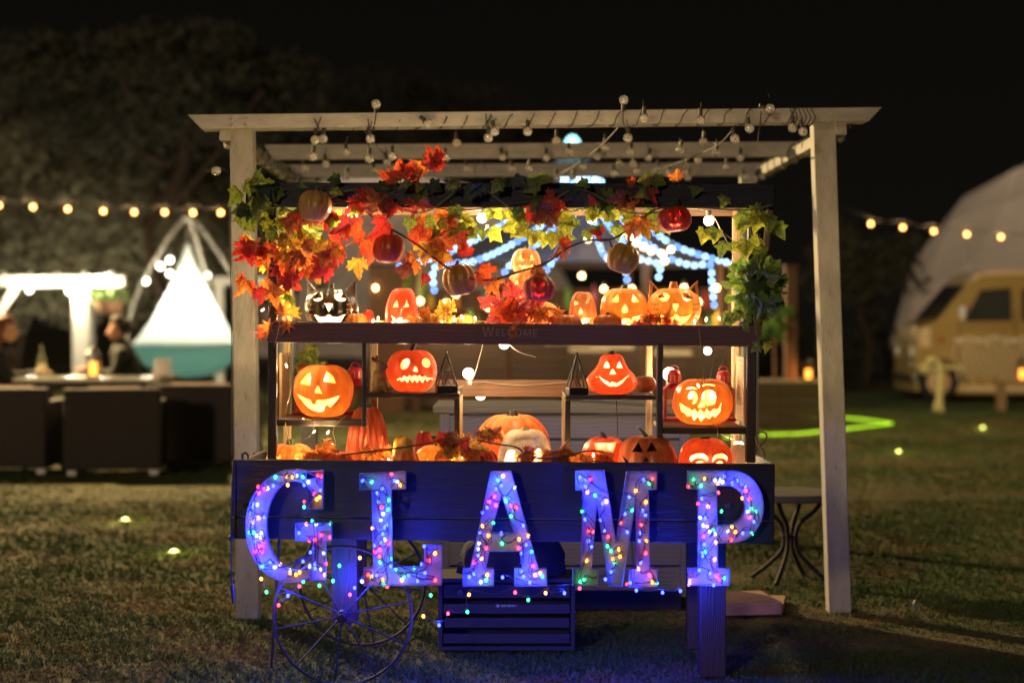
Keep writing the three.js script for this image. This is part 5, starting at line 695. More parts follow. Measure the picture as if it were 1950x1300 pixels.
function candleLantern(p, label, h = 0.3) {
  const t = thing('candle_lantern', label, 'lantern', p), w = h * 0.34; part('base', box(w, 0.02, w, 0, 0.01, 0), M.black, t);
  for (const sx of [-1, 1]) for (const sz of [-1, 1]) part('corner_post', box(0.01, h * 0.66, 0.01, sx * w * 0.44, h * 0.34, sz * w * 0.44, 0.001), M.black, t);
  for (let k = 0; k < 4; k++) part('glass_pane', new THREE.BoxGeometry(w * 0.84, h * 0.62, 0.002), M.glass, t, V(Math.sin(k * Math.PI / 2) * w * 0.43, h * 0.34, Math.cos(k * Math.PI / 2) * w * 0.43)).rotation.y = k * Math.PI / 2;
  part('roof', new THREE.CylinderGeometry(w * 0.2, w * 0.75, h * 0.16, 4).rotateY(Math.PI / 4).translate(0, h * 0.75, 0), M.black, t); part('ring', new THREE.TorusGeometry(w * 0.22, 0.005, 6, 16).translate(0, h * 0.92, 0), M.black, t);
  part('candle_lamp', new THREE.CylinderGeometry(w * 0.3, w * 0.3, h * 0.4, 14).translate(0, h * 0.23, 0), glow([1, 0.28, 0.03], 4), t); lamp(t, V(0, h * 0.3, 0), [1, 0.45, 0.12], 0.35, 0.03);
}
candleLantern(ground(177, 16.4).setY(0.733), 'black lantern with an orange candle on the garden table', 0.33);
{ const t = thing('glass_bottle', 'clear glass bottle on the garden table', 'bottle', ground(78, 16.6).setY(0.733)); part('bottle_body', turned([[0, 0], [0.04, 0.004], [0.042, 0.17], [0.018, 0.23], [0.015, 0.3], [0, 0.3]], 16), phys([0.7, 0.75, 0.6], 0.1, { transmission: 0.9, thickness: 0 }), t); part('label_band', turned([[0.0425, 0.05], [0.0425, 0.12]], 16), std([0.6, 0.55, 0.4], 0.8), t); }
{ const t = thing('menu_stand', 'small white menu stand at the end of the garden table', 'menu stand', ground(309, 16.3).setY(0.733)); part('card', box(0.16, 0.17, 0.012, 0, 0.09, 0), M.white, t).rotation.x = -0.15; part('foot', box(0.16, 0.012, 0.08, 0, 0.006, 0), std([0.2, 0.08, 0.06], 0.7), t); }
function seated(px, d, turn, label, hairC, shirt, skinC, long) { // one person on an armchair, hands towards the table; +x is forward
  const t = thing('person', label, 'person', ground(px, d)); t.rotation.y = turn; const q = (x, y, z) => V(x, y, z), B = [];
  B.push([q(0, 0.56, 0), 0.135, q(-0.02, 0.72, 0), 0.13], [q(-0.02, 0.72, 0), 0.13, q(0.02, 0.92, 0), 0.125], [q(0.02, 0.97, 0), 0.06, q(0.05, 1.06, 0), 0.052]);
  for (const s of [-1, 1]) B.push([q(0.01, 0.93, s * 0.09), 0.07, q(0.01, 0.92, s * 0.18), 0.062], [q(0.01, 0.92, s * 0.18), 0.056, q(0.1, 0.7, s * 0.22), 0.044], [q(0.1, 0.7, s * 0.22), 0.044, q(0.34, 0.74, s * 0.13), 0.034], [q(0.02, 0.54, s * 0.09), 0.09, q(0.44, 0.53, s * 0.11), 0.065], [q(0.44, 0.53, s * 0.11), 0.062, q(0.42, 0.1, s * 0.11), 0.04], [q(0.4, 0.05, s * 0.11), 0.042, q(0.56, 0.04, s * 0.11), 0.035]);
  part('body', capsules(B, 0.022, 0.05), std(shirt, 0.9), t);
  const H = [[q(0.06, 1.13, 0), 0.083, q(0.055, 1.19, 0), 0.092], [q(0.1, 1.1, 0), 0.055, q(0.1, 1.14, 0), 0.06], [q(0.155, 1.15, 0), 0.012, q(0.172, 1.125, 0), 0.016], [q(0.14, 1.09, -0.015), 0.012, q(0.14, 1.09, 0.015), 0.012]]; for (const s of [-1, 1]) H.push([q(0.05, 1.15, s * 0.085), 0.012, q(0.045, 1.12, s * 0.088), 0.016]);
  const h = part('head', capsules(H, 0.009, 0.02), std(skinC, 0.6), t); for (const s of [-1, 1]) part('eye', ball(0.009, 0.142, 1.155, s * 0.034, 8), M.black, h);
  const K = [[q(0.03, 1.2, 0), 0.103, q(0.06, 1.235, 0), 0.085]]; if (long) K.push([q(-0.02, 1.2, 0), 0.1, q(-0.05, 0.98, 0), 0.085], [q(0.0, 1.15, 0.07), 0.05, q(-0.02, 0.98, 0.08), 0.04], [q(0.0, 1.15, -0.07), 0.05, q(-0.02, 0.98, -0.08), 0.04]); part('hair', capsules(K, 0.011, 0.02), std(hairC, 0.7), t);
  for (const s of [-1, 1]) { const F = [[q(0.35, 0.745, s * 0.125), 0.03, q(0.41, 0.755, s * 0.11), 0.033]]; for (let k = 0; k < 4; k++) F.push([q(0.42, 0.755, s * (0.085 + k * 0.018)), 0.0095, q(0.465 + (k % 3) * 0.006, 0.75, s * (0.08 + k * 0.019)), 0.009], [q(0.465 + (k % 3) * 0.006, 0.75, s * (0.08 + k * 0.019)), 0.009, q(0.485 + (k % 3) * 0.008, 0.735, s * (0.08 + k * 0.018)), 0.008]); F.push([q(0.385, 0.76, s * 0.085), 0.011, q(0.42, 0.765, s * 0.06), 0.009]); part('hand', capsules(F, 0.006, 0.008), std(skinC, 0.6), t); }
}
seated(236, 18.2, Math.PI + 0.15, 'person with short dark hair in a dark shirt leaning to the table in profile', [0.015, 0.01, 0.008], [0.016, 0.018, 0.016], [0.42, 0.22, 0.15], false);
seated(-2, 17.2, 0.25, 'person with long reddish hair in a dark top seen from behind the table', [0.14, 0.05, 0.025], [0.014, 0.013, 0.014], [0.45, 0.26, 0.18], true);

// ---------------------------------------------------------------- added uplights, lifting the trees behind the seating to suggest lamp haze
for (const [px, d, tx, where] of [[92, 32.2, 40, 'behind the white pergola'], [250, 32.6, 290, 'beside the hanging tent']]) {
  const t = thing('added_uplight', `added unseen ground uplight aimed at the trees ${where}`, 'uplight', ground(px, d)); part('housing', turned([[0, 0], [0.09, 0], [0.1, 0.12], [0.085, 0.13]], 16), M.black, t); part('lamp_lens', turned([[0, 0.126], [0.08, 0.124]], 16), glow([1, 0.95, 0.75], 6), t);
  const s = new THREE.SpotLight(new THREE.Color(1, 0.9, 0.62), 13, 0, 1.0, 0.8, 2), q = at(tx, 300, d + 2.6); s.position.set(0, 0.16, 0); s.target.position.copy(loc(t, q)); s.castShadow = true; s.shadow.radius = 3; t.add(s, s.target);
}
// ---------------------------------------------------------------- domes
function dome(px, d, r, h, label, cd) {
  const t = thing('dome_tent', label, 'dome tent', ground(px, d)), g = new THREE.IcosahedronGeometry(1, 2).rotateX(0.55), P = g.attributes.position, mats = [0, 1, 2].map((k) => phys([0.6 + k * 0.03, 0.53 + k * 0.025, 0.46 + k * 0.025], 1, { transmission: 0.3, thickness: 0, bumpMap: fine, bumpScale: 0.01 }));
  R = hash(Math.round(px) + 9);
  for (let i = 0; i < P.count; i += 3) { const v = [0, 1, 2].map((k) => V(P.getX(i + k), P.getY(i + k), P.getZ(i + k))); if (Math.max(v[0].y, v[1].y, v[2].y) < -0.05) continue; const c = v[0].clone().add(v[1]).add(v[2]).divideScalar(3); const q = v.map((a) => c.clone().lerp(a, 0.985).multiply(V(r, h, r))).map((a) => a.setY(Math.max(0, a.y))), o = new THREE.BufferGeometry().setFromPoints(q); o.setAttribute('uv', new THREE.Float32BufferAttribute([0, 0, 1, 0, 0, 1], 2)); o.computeVertexNormals(); part('panel', o, pick(mats), t); }
  part('added_lamp', ball(0.12, 0, h * 0.55, 0, 12), glow([1, 0.75, 0.6], 2), t); lamp(t, V(0, h * 0.55, 0), [1, 0.8, 0.58], cd, 0.08);  // unseen inner lamp added to brighten the panels
  part('skirt', new THREE.CylinderGeometry(r * 1.0, r * 1.01, 0.3, 40, 1, true).translate(0, 0.15, 0), std([0.3, 0.25, 0.24], 0.8), t);
}
dome(2060, 46, 4.9, 5.6, 'pale mauve geodesic dome tent behind the van', 15);
dome(735, 48, 5.6, 5.3, 'pale mauve geodesic dome tent behind the hanging tent and the bar', 32);

// ---------------------------------------------------------------- the bar under its lit canopy
const barwood = std([0.2, 0.09, 0.045], 0.6, { map: grain });
{
  const t = thing('bar_canopy', 'bar gazebo with a fabric canopy roof and glowing cupola', 'gazebo', ground(1090, 24));
  const fabric = phys([0.09, 0.07, 0.075], 0.9, { transmission: 0.1, thickness: 0 }), r = 2.35, he = 1.99, ha = 3.0;
  for (let k = 0; k < 8; k++) { const a = (k + 0.5) / 8 * 6.2832, b = (k + 1.5) / 8 * 6.2832, e = (x, q, y) => V(Math.cos(x) * q, y, Math.sin(x) * q * 0.8), g = new THREE.BufferGeometry(), rows = 6, pos = [], idx = []; for (let j = 0; j <= rows; j++) { const f = j / rows, q = 0.3 + (r - 0.3) * f, y = he + (ha - he) * Math.pow(1 - f, 1.5); const A = e(a, q, y), B = e(b, q, y); pos.push(A.x, A.y, A.z, B.x, B.y, B.z); if (j) { const n = j * 2; idx.push(n - 2, n - 1, n, n, n - 1, n + 1); } } g.setAttribute('position', new THREE.Float32BufferAttribute(pos, 3)); g.setIndex(idx); g.computeVertexNormals(); part('roof_panel', flat(g), fabric, t); part('post', rod(e(a, r * 0.97, 0), e(a, r * 0.97, he), 0.05, 8), barwood, t); }
  part('cupola', turned([[0.3, ha - 0.02], [0.28, ha + 0.1], [0.24, ha + 0.34]], 12), fabric, t); part('cupola_roof', turned([[0.3, ha + 0.34], [0.14, ha + 0.48], [0.02, ha + 0.54]], 12), fabric, t);
  part('cupola_lamp', turned([[0.0, ha + 0.6], [0.1, ha + 0.6], [0.09, ha + 0.68], [0.04, ha + 0.74], [0, ha + 0.75]], 14), glow([0.35, 0.95, 1], 3.2), t); lamp(t, V(0, ha + 0.67, 0), [0.4, 0.9, 1], 1.5, 0.06);
  part('cupola_lamp', turned([[0.245, ha + 0.2], [0.25, ha + 0.33]], 16), glow([0.55, 0.8, 1], 0.9), t);
}
{
  const ledWhite = glow([0.4, 0.68, 1], 11), ledBlue = glow([0.14, 0.34, 1], 11), bead = new THREE.SphereGeometry(0.017, 6, 4);
  const runs = [[[1075, 352, 24], [950, 432, 22.9], [885, 466, 22.6], [839, 486, 22.4], [754, 509, 22.2]], [[1085, 352, 24], [1030, 429, 22.7], [956, 475, 22.4], [899, 498, 22.2], [828, 509, 22.1], [827, 560, 22.1]], [[1095, 352, 24], [1056, 432, 22.6], [1013, 472, 22.3], [967, 509, 22.1], [958, 525, 22.1]], [[1100, 352, 24], [1086, 426, 22.6], [1073, 462, 22.3], [1048, 503, 22.1], [1036, 520, 22.1]], [[1115, 352, 24], [1134, 429, 22.6], [1141, 462, 22.3], [1155, 490, 22.1], [1188, 510, 22.1], [1196, 540, 22.1]], [[1122, 352, 24], [1162, 431, 22.6], [1182, 454, 22.4], [1212, 490, 22.2], [1256, 505, 22.1], [1253, 535, 22.1]], [[1130, 352, 24], [1200, 431, 22.7], [1233, 462, 22.4], [1276, 492, 22.2], [1319, 505, 22.1], [1352, 505, 22.1], [1356, 538, 22.1], [1361, 588, 22.1]], [[1140, 352, 24], [1233, 431, 22.9], [1284, 467, 22.6], [1339, 487, 22.4], [1395, 502, 22.2], [1420, 506, 22.2]], [[1070, 345, 23.7], [1095, 347, 23.7], [1120, 346, 23.7], [1150, 345, 23.7]], [[1062, 338, 23.7], [1105, 338, 23.7], [1140, 339, 23.7]]];
  R = hash(111);
  const ends = ['to the orange wood wall', 'to the corner strand beside the leaf garland', 'past the peach totem', 'just beside the peach totem', 'behind the mustard pumpkin', 'ending above the broad amber pumpkin', 'above the orange cat pumpkin', 'out to the leafy bush', 'round the cupola foot', 'round the cupola above its foot'];
  runs.forEach((r, i) => { const cv = new THREE.CatmullRomCurve3(r.map((q) => at(...q)), false, 'centripetal'), n = Math.max(8, Math.round(cv.getLength() / 0.1)), t = thing('led_strand', `blue white LED strand on the bar canopy ${ends[i]}`, 'LED strand', at(...r[0])); for (let k = 0; k < n; k++) part('led_lamp', bead, R() < 0.3 ? ledBlue : ledWhite, t, loc(t, cv.getPointAt((k + 0.5) / n))); part('wire', tube(cv.getPoints(24).map((p) => loc(t, p).add(V(0, 0.02, 0))), 0.006, 40, 4), M.wire, t); const m = loc(t, cv.getPointAt(0.8)).add(V(0, -0.06, 0)); lamp(t, m, [0.5, 0.72, 1], 0.06, 0.1); });
}
{
  const t = thing('bar_counter', 'dark slatted wooden bar counter under the canopy', 'bar counter', ground(1080, 24.2)), w = 5.1, slatMat = std([0.075, 0.045, 0.03], 0.6, { map: grain });
  for (let k = 0; k < 8; k++) part('slat', box(w, 0.115, 0.03, 0, 0.1 + k * 0.128, 0.02, 0.008), slatMat, t);
  part('carcass', box(w - 0.04, 1.08, 0.5, 0, 0.54, -0.26, 0), M.black, t); part('counter_top', box(w + 0.1, 0.05, 0.66, 0, 1.11, -0.2, 0.01), barwood, t);
  R = hash(113); for (let k = 0; k < 7; k++) part('menu_plate', box(rr(0.3, 0.7), 0.06, 0.01, rr(-1.8, 1.6), rr(0.75, 1.02), 0.045, 0.002), std([0.4, 0.37, 0.28], 0.6), t);
  const s = thing('back_bar', 'wooden back bar shelves full of bottles and ornaments', 'shelf', ground(1080, 25.6)); part('back_wall', box(5.2, 1.7, 0.05, 0, 0.85, -0.2), std([0.12, 0.07, 0.05], 0.8, { map: grain }), s); for (const y of [1.05, 1.4]) part('shelf_board', box(5, 0.035, 0.3, 0, y, 0), barwood, s);
  const cols = [[0.5, 0.06, 0.04], [0.1, 0.3, 0.08], [0.5, 0.35, 0.05], [0.08, 0.2, 0.3], [0.55, 0.5, 0.4], [0.35, 0.1, 0.2], [0.5, 0.2, 0.05]].map((c) => phys(c, 0.15, { clearcoat: 0.6 })), shape = turned([[0, 0], [0.045, 0], [0.048, 0.19], [0.018, 0.25], [0.016, 0.33], [0, 0.33]], 12), words = ['deep red', 'green', 'amber', 'blue green', 'cream', 'plum', 'orange brown'];
  for (let k = 0; k < 56; k++) { const c = k % 7, hi = k % 2, front = k % 4 === 3; const b = part('bottle', shape, cols[c], scene, ground(700 + (k * 13.1 + rr(-4, 4)), front ? 24.3 : 25.55).setY(front ? 1.135 : hi ? 1.418 : 1.068)); b.scale.y = rr(0.7, 1.1); tag(b, `${words[c]} bottle standing ${front ? 'on the bar counter top' : hi ? 'on the upper back bar shelf' : 'on the lower back bar shelf'}`, 'bottle', `${words[c]} bottles ${front ? 'on the bar counter' : hi ? 'on the upper shelf' : 'on the lower shelf'}`); }
}
litString('warm globe bulbs hanging over the bar counter', [[715, 548, 23.4], [722, 592, 23.6], [800, 573, 23.6], [850, 577, 23.6], [868, 560, 23.6], [1150, 550, 23.6], [1203, 550, 23.6], [1303, 548, 23.6], [1245, 562, 23.6], [1108, 525, 23.4], [1365, 548, 23.6], [1330, 575, 23.8], [930, 585, 23.8], [895, 540, 23.8]], null, { color: [1, 0.72, 0.3], k: 14, cd: 1.1, size: 1.1, wire: false });
litString('warm globe bulbs strung up under the canopy roof', [[1120, 455, 22.6], [1185, 440, 22.5], [1200, 450, 22.4], [1212, 462, 22.3], [1226, 470, 22.3], [1240, 478, 22.3], [1262, 484, 22.2], [1266, 497, 22.2], [1278, 475, 22.2]], null, { color: [1, 0.76, 0.38], k: 14, cd: 0.15, size: 1, wire: false });
{ const t = thing('plank_screen', 'lit orange plank screen at the end of the bar', 'screen', ground(735, 23.4)); for (let k = 0; k < 5; k++) part('plank', box(0.088, 1.95, 0.03, -0.18 + k * 0.092, 0.98, 0, 0.006), std([0.36, 0.17, 0.06], 0.6, { map: grain }), t); part('cap_rail', box(0.5, 0.05, 0.08, 0, 1.975, 0), barwood, t); }
function foliage(n, rx, ry, rz, s, c, parent, name = 'crown', seedv = 1, clumps = 14) { // many small leaf faces gathered in clumps
  R = hash(seedv); const C0 = []; for (let k = 0; k < clumps; k++) { let v; do v = V(rr(-1, 1), rr(-1, 1), rr(-1, 1)); while (v.lengthSq() > 1); C0.push([v.multiply(V(rx, ry, rz)), rr(0.25, 0.5)]); }
  const pos = []; for (let k = 0; k < n; k++) { const [c0, q] = pick(C0); let v; do v = V(rr(-1, 1), rr(-1, 1), rr(-1, 1)); while (v.lengthSq() > 1); const p = c0.clone().add(v.multiplyScalar(q).multiply(V(rx, Math.min(rx, ry), rz))), a = V(rr(-1, 1), rr(-1, 1), rr(-1, 1)).normalize().multiplyScalar(s * rr(0.6, 1.3)), b = V(rr(-1, 1), rr(-1, 1), rr(-1, 1)).cross(a).normalize().multiplyScalar(s * 0.4); for (const e of [p.clone().sub(a), p.clone().add(b), p.clone().add(a), p.clone().sub(a), p.clone().add(a), p.clone().sub(b)]) pos.push(e); }
  const g = new THREE.BufferGeometry().setFromPoints(pos); g.computeVertexNormals(); return part(name, g, phys(c, 0.9, { transmission: 0.3, thickness: 0 }), parent);
}
{ const t = thing('potted_shrub', 'bright green leafy shrub beside the plank screen', 'shrub', at(762, 545, 24.6)); foliage(900, 0.34, 0.24, 0.3, 0.05, [0.14, 0.3, 0.03], t, 'foliage', 121); part('stem', rod(V(0, -1.7, 0), V(0, 0, 0), 0.03, 8), barwood, t); }
{ const t = thing('wooden_post', 'tall square brown post overgrown by the green climber', 'post', ground(1506, 20.9)); part('shaft', box(0.14, 1.86, 0.14, 0, 0.93, 0, 0.01), std([0.22, 0.1, 0.05], 0.7, { map: grain }), t); part('cap', box(0.17, 0.04, 0.17, 0, 1.88, 0), barwood, t); }
{ const t = thing('climbing_plant', 'green climber hanging between the brown post and the cart', 'plant', at(1474, 610, 20.6)); foliage(900, 0.17, 0.36, 0.15, 0.045, [0.13, 0.26, 0.04], t, 'foliage', 122); part('stem', rod(V(0.02, -1.2, 0), V(0, 0.2, 0), 0.018, 6), barwood, t); }
{ const t = thing('planter_box', 'low brown plank planter box beside the bar', 'planter', ground(1490, 20.9)); for (let k = 0; k < 4; k++) part('plank', box(0.98, 0.122, 0.03, 0, 0.066 + k * 0.128, 0.3, 0.006), std([0.16, 0.085, 0.05], 0.7, { map: grain }), t); part('side_boards', [box(0.03, 0.5, 0.56, 0.475, 0.255, 0, 0.004), box(0.03, 0.5, 0.56, -0.475, 0.255, 0, 0.004)], barwood, t); part('top_rim', box(1.0, 0.03, 0.64, 0, 0.53, 0, 0.006), std([0.5, 0.4, 0.25], 0.7, { map: grain }), t); }
candleLantern(ground(1540, 20.75).setY(0.546), 'black lantern with an orange candle on the planter box', 0.3);
candleLantern(ground(1947, 24.2).setY(0.42), 'orange candle lantern on the bench beside the van', 0.34);
{ const t = thing('low_bench', 'low pale bench beside the van carrying the candle lantern', 'bench', ground(1960, 24.2)); part('seat', box(0.9, 0.05, 0.35, 0, 0.395, 0), M.palewood, t); for (const s of [-1, 1]) part('leg', box(0.06, 0.37, 0.3, s * 0.38, 0.185, 0), M.palewood, t); }
{ // rope light edging the deck
  const t = thing('rope_light', 'yellow green LED rope light lying on the lawn round the deck corner', 'rope light', ground(1600, 20)), pts = [[1380, 836], [1440, 831], [1520, 829], [1600, 821], [1700, 809], [1640, 801], [1560, 794], [1480, 790]].map(([x, y]) => loc(t, at(x, y, EYE * FOCAL / (y - HORIZON))).setY(0.02)), g = glow([0.5, 0.9, 0.02], 1.1), cv = new THREE.CatmullRomCurve3(pts, false, 'catmullrom', 0.05);
  for (let k = 0; k < 24; k++) part('led_tube', tube([0, 0.33, 0.67, 1].map((f) => cv.getPointAt(Math.min(1, (k + f * 0.93) / 24))), 0.011, 4, 6), g, t); for (let k = 0; k < 6; k++) lamp(t, cv.getPointAt((k + 0.5) / 6).add(V(0, 0.1, 0)), [0.5, 1, 0.05], 0.1, 0.1);
}
function lawnLight(px, py, label) { const d = EYE * FOCAL / (py - HORIZON), t = thing('lawn_light', label, 'lawn light', ground(px, d)); part('rim', new THREE.TorusGeometry(0.03, 0.005, 8, 24).rotateX(Math.PI / 2).translate(0, 0.01, 0), M.steel, t); part('lens_lamp', new THREE.SphereGeometry(0.042, 14, 6, 0, 6.2832, 0, 1.2).scale(0.6, 0.4, 0.6).translate(0, 0.012, 0), glow([1, 0.95, 0.2], 3), t); lamp(t, V(0, 0.045, 0), [0.9, 1, 0.15], 0.1, 0.02); }
lawnLight(238, 994, 'small yellow ground light set in the lawn nearer the armchairs'); lawnLight(331, 1055, 'small yellow ground light set in the lawn nearer the letter G'); lawnLight(1712, 863, 'small yellow ground light set in the lawn off the right pergola post'); lawnLight(1872, 817, 'small yellow ground light set in the lawn towards the van');
{ const t = part('tent_peg', [tube([V(-0.012, 0, 0), V(-0.012, 0.04, 0), V(0, 0.055, 0), V(0.012, 0.04, 0), V(0.014, 0, 0)], 0.003, 24, 6)], M.steel, scene, ground(1745, 7.78)); tag(t, 'small steel hoop peg stuck in the lawn', 'peg'); }
// ---------------------------------------------------------------- van
{
  const t = thing('retro_van', 'beige retro van with lace hung along its side', 'van', ground(1950, 26.4)), s = 26.4 / FOCAL, X = (px) => (px - 1950) * s, Y = (py) => EYE - (py - HORIZON) * s, body = phys([0.4, 0.29, 0.1], 0.35, { clearcoat: 0.6, clearcoatRoughness: 0.15 }), cream = phys([0.75, 0.6, 0.36], 0.35, { clearcoat: 0.6 }), dark = std([0.02, 0.02, 0.022], 0.3), tint = phys([0.05, 0.055, 0.05], 0.08, { clearcoat: 1, clearcoatRoughness: 0.03 }), W = 1.45;
  const across = (pts, depth, z, m, name, bev = 0.02) => part(name, prism(pts.map(([a, b]) => [X(a), Y(b)]), depth, bev).translate(0, 0, z), m, t);
  across([[1748, 742], [1748, 660], [1754, 630], [1772, 619], [1790, 612], [1848, 541], [1870, 528], [2180, 522], [2184, 745], [2120, 748], [2110, 712], [2070, 700], [2040, 712], [2030, 748], [1816, 748], [1812, 712], [1798, 695], [1786, 689], [1772, 695], [1762, 712], [1758, 742]], W, -W, body, 'body', 0.03);
  across([[1846, 540], [1862, 524], [1890, 517], [2178, 513], [2184, 530], [1868, 533]], W * 0.96, -W * 0.98, cream, 'roof', 0.03);
  part('side_window', prism([[1838, 606], [1866, 552], [1924, 547], [1926, 611], [1842, 612]].map(([a, b]) => [X(a), Y(b)]), 0.012).translate(0, 0, 0.035), tint, t); part('side_window', prism([[1945, 550], [2040, 548], [2040, 612], [1945, 612]].map(([a, b]) => [X(a), Y(b)]), 0.012).translate(0, 0, 0.035), tint, t);
  { const g = new THREE.BoxGeometry(0.02, Math.hypot(X(1848) - X(1785), Y(541) - Y(612)) * 0.9, W * 0.86), o = part('windscreen', g, tint, t, V((X(1848) + X(1785)) / 2 - 0.03, (Y(541) + Y(612)) / 2 + 0.02, -W / 2)); o.rotation.z = -Math.atan2(X(1848) - X(1785), Y(541) - Y(612)); }
  part('door_seam', [box(0.012, 0.95, 0.008, X(1934), Y(650), 0.034, 0), box(0.012, 0.6, 0.008, X(1826), Y(655), 0.034, 0), box(0.85, 0.01, 0.008, X(1880), Y(622), 0.034, 0)], dark, t); part('door_handle', box(0.1, 0.03, 0.03, X(1908), Y(636), 0.045, 0.008), M.steel, t);
  for (const px of [1787, 2076]) { const w = part('wheel', new THREE.TorusGeometry(0.235, 0.075, 12, 32), std([0.012, 0.012, 0.012], 0.8), t, V(X(px), 0.31, 0.0)); part('rim', turned([[0, 0.05], [0.08, 0.06], [0.13, 0.02], [0.18, 0.05], [0.2, 0.0]], 24).rotateX(Math.PI / 2), std([0.6, 0.42, 0.24], 0.5), w); part('wheel_arch', new THREE.TorusGeometry(0.33, 0.02, 6, 24, Math.PI), dark, w, V(0, 0.02, 0.08)); const w2 = part('wheel', new THREE.TorusGeometry(0.235, 0.075, 10, 24), std([0.012, 0.012, 0.012], 0.8), t, V(X(px), 0.31, -W + 0.1)); part('rim', new THREE.CylinderGeometry(0.18, 0.18, 0.08, 20).rotateX(Math.PI / 2), std([0.3, 0.2, 0.1], 0.5), w2); }
  for (const z of [-0.22, -W + 0.22]) { const l = part('headlight', new THREE.CylinderGeometry(0.11, 0.11, 0.05, 20).rotateZ(Math.PI / 2), M.steel, t, V(X(1747), Y(670), z)); part('lens', new THREE.SphereGeometry(0.1, 16, 8, 0, 6.28, 0, 1.5).rotateZ(Math.PI / 2).scale(0.4, 1, 1), phys([0.8, 0.8, 0.75], 0.1, { clearcoat: 1 }), l, V(-0.025, 0, 0)); }
  part('front_panel', box(0.06, 0.32, W * 0.7, X(1751), Y(640), -W / 2, 0.02), cream, t); part('corner_panel', box(0.16, 0.3, 0.02, X(1762), Y(642), 0.035, 0.006), cream, t); part('bumper', box(0.12, 0.13, W * 1.02, X(1747), Y(722), -W / 2, 0.03), M.steel, t); part('fog_lamp_cover', ball(0.05, X(1744), Y(695), -0.2, 10), M.steel, t); part('side_marker', ball(0.04, X(1791), Y(647), 0.03, 10), std([0.5, 0.03, 0.02], 0.3), t); part('sill', box(1.7, 0.1, 0.05, X(1925), Y(740), 0.02, 0.02), cream, t);
  const mir = part('mirror', box(0.07, 0.2, 0.16, X(1830), Y(595), 0.14, 0.03), std([0.75, 0.78, 0.85], 0.25), t); part('mirror_arm', rod(V(0.02, -0.08, -0.02), V(0.06, -0.14, -0.12), 0.014, 6), dark, mir);
  part('fuel_flap', box(0.18, 0.16, 0.01, X(1960), Y(570), 0.032, 0.004), body, t);
  const lace = thing('lace_hanging', 'cream macrame lace hanging along the side of the van', 'hanging', at(1890, 640, 26.3)); const lm = std([0.85, 0.76, 0.55], 0.9); R = hash(131);
  const lx = (px) => (px - 1890) * s, ly = (py) => (640 - py) * s; part('top_cord', tube([[1818, 648], [1840, 643], [1870, 646], [1900, 642], [1930, 646], [1960, 642], [2000, 646]].map(([a, b]) => V(lx(a), ly(b), 0)), 0.022, 40, 6), lm, lace);
  for (let k = 0; k < 26; k++) { const a = 1824 + k * 6.6; part('strand', tube([V(lx(a), ly(646), 0), V(lx(a + (k % 2 ? 9 : -9)), ly(680), 0.015), V(lx(a + (k % 2 ? -6 : 6)), ly(706), 0), V(lx(a), ly(rr(715, 735)), 0.01)], 0.009, 14, 5), lm, lace); }
  for (let k = 0; k < 9; k++) part('knot', ball(0.035, lx(1830 + k * 17), ly(650 + (k % 2) * 4), 0.01, 8), lm, lace);
}
{ const t = thing('swan_neck_stand', 'pale swan neck metal stand on the turf in front of the van', 'stand', ground(1786, 23.9)), q = 23.9 / FOCAL, f = (a, b) => V((a - 1786) * q, EYE - (b - HORIZON) * q, 0); for (const z of [-0.04, 0.04]) part('bent_bar', tube([f(1768, 690), f(1775, 683), f(1786, 690), f(1791, 712), f(1790, 750), f(1788 + z * 120, 783)].map((p) => p.setZ(z)), 0.035, 30, 8), std([0.6, 0.55, 0.25], 0.5), t); part('cross_bar', box(0.5, 0.05, 0.05, 0.1, 0.6, 0), std([0.55, 0.5, 0.25], 0.5), t); part('rosette', ball(0.09, ...f(1765, 702).toArray(), 10).scale(1, 1, 0.6), std([0.45, 0.42, 0.2], 0.8), t); }
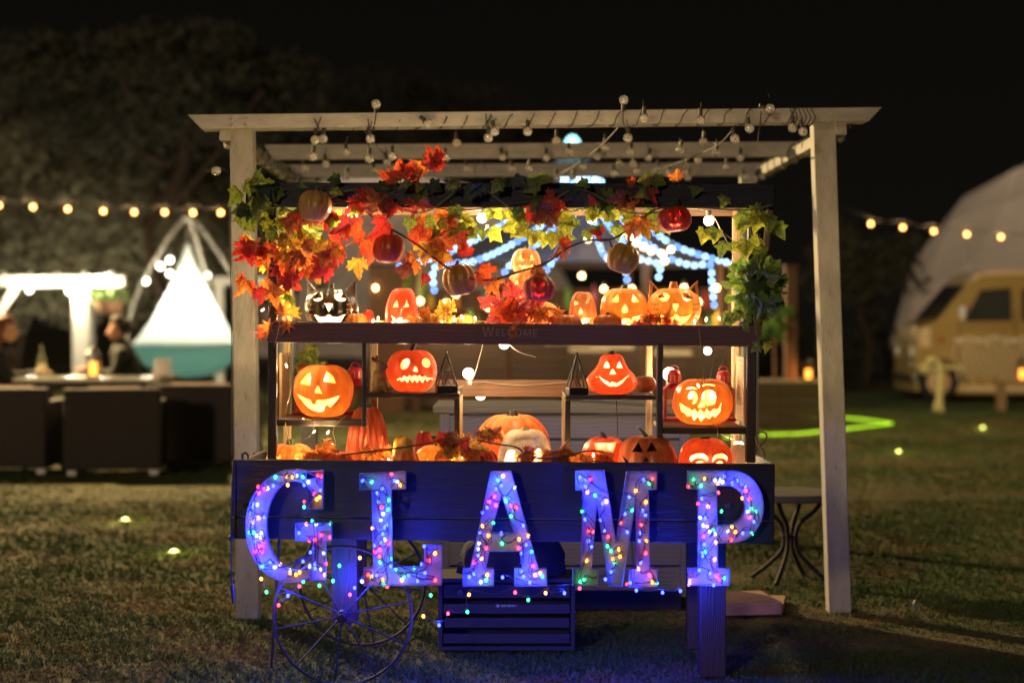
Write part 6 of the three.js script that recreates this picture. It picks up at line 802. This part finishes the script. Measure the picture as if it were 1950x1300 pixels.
// ---------------------------------------------------------------- trees behind everything
function tree(px, d, h, crownY, rx, ry, label, o = {}) {
  const t = thing(o.name ?? 'pine_tree', label, 'tree', ground(px, d), o.group), bark = std(o.bark ?? [0.08, 0.05, 0.03], 0.95, { map: worn }), lean = o.lean ?? 0.4; R = hash(Math.round(px + d * 31));
  const trunk = part('trunk', tube([V(0, -0.05, 0), V(lean * 0.2, h * 0.3, 0), V(lean * -0.3, h * 0.55, 0.1), V(lean, h * 0.8, 0), V(lean * 0.8, h, 0)], o.r ?? 0.14, 24, 8), bark, t);
  for (let k = 0; k < (o.limbs ?? 9); k++) { const a = k * 2.4, y = h * rr(0.62, 0.98), e = V(Math.cos(a) * rx * rr(0.5, 0.95), crownY + rr(-0.3, 0.7) * ry, Math.sin(a) * rx * 0.5); part('limb', tube([V(lean * 0.6, y, 0), V(e.x * 0.4, y + (e.y - y) * 0.25, e.z * 0.4), e], (o.r ?? 0.14) * 0.4, 12, 6), bark, t); }
  const c = foliage(o.n ?? 7000, rx, ry, rx * 0.6, o.s ?? 0.13, o.c ?? [0.036, 0.034, 0.014], t, 'crown', Math.round(px * 3 + d), o.clumps ?? 30); c.position.y = crownY;
}
tree(300, 33, 5.2, 5.6, 2.9, 1.15, 'broad old pine with bare lower trunk behind the seating lawn', { n: 9000, clumps: 34, r: 0.11, lean: 0.5, limbs: 14 });
tree(420, 37, 4.6, 4.7, 1.9, 0.8, 'lower spreading pine bough tree beside the broad old pine', { n: 5000, r: 0.1 });
tree(30, 34.5, 4.4, 3.3, 2.3, 2.1, 'dense tree with haze paled crown at the left edge of the lawn', { name: 'broadleaf_tree', c: [0.2, 0.18, 0.11], n: 13000, s: 0.1, clumps: 60, r: 0.08 });  // crown colour lightened and leaves thickened to suggest haze round the lamps
tree(250, 35.5, 4.2, 3.1, 2.2, 1.9, 'haze paled olive tree mass behind the hanging tent', { name: 'broadleaf_tree', c: [0.2, 0.18, 0.11], n: 12000, s: 0.1, clumps: 60, r: 0.08 });  // lamp haze put into the pale crown colour
tree(430, 38, 3.8, 2.8, 2.0, 1.7, 'haze paled olive tree behind the left pergola post', { name: 'broadleaf_tree', c: [0.17, 0.15, 0.09], n: 9000, s: 0.1, clumps: 50, r: 0.08 });  // pale crown stands in for lamp haze here too
tree(760, 55, 7.2, 7.4, 3.0, 1.7, 'far pine rising behind the middle dome', { n: 5000, c: [0.025, 0.02, 0.012] });
tree(1030, 58, 6.4, 6.4, 2.6, 1.5, 'far pine rising behind the bar canopy', { n: 5000, c: [0.025, 0.02, 0.012] });
tree(1650, 34, 2.6, 2.2, 1.1, 1.0, 'thin dark tree behind the right pergola post', { name: 'broadleaf_tree', c: [0.07, 0.065, 0.03], n: 1600, r: 0.06, s: 0.1 });
{ const t = thing('hedge', 'dark clipped hedge along the back of the site', 'hedge', ground(1400, 36)); foliage(6000, 4.2, 0.5, 0.5, 0.09, [0.03, 0.035, 0.015], t, 'foliage', 141, 60).position.y = 0.55; part('stems', rod(V(0, 0, 0), V(0, 0.7, 0), 0.05, 6), barwood, t); }
renderer.render(scene, camera);
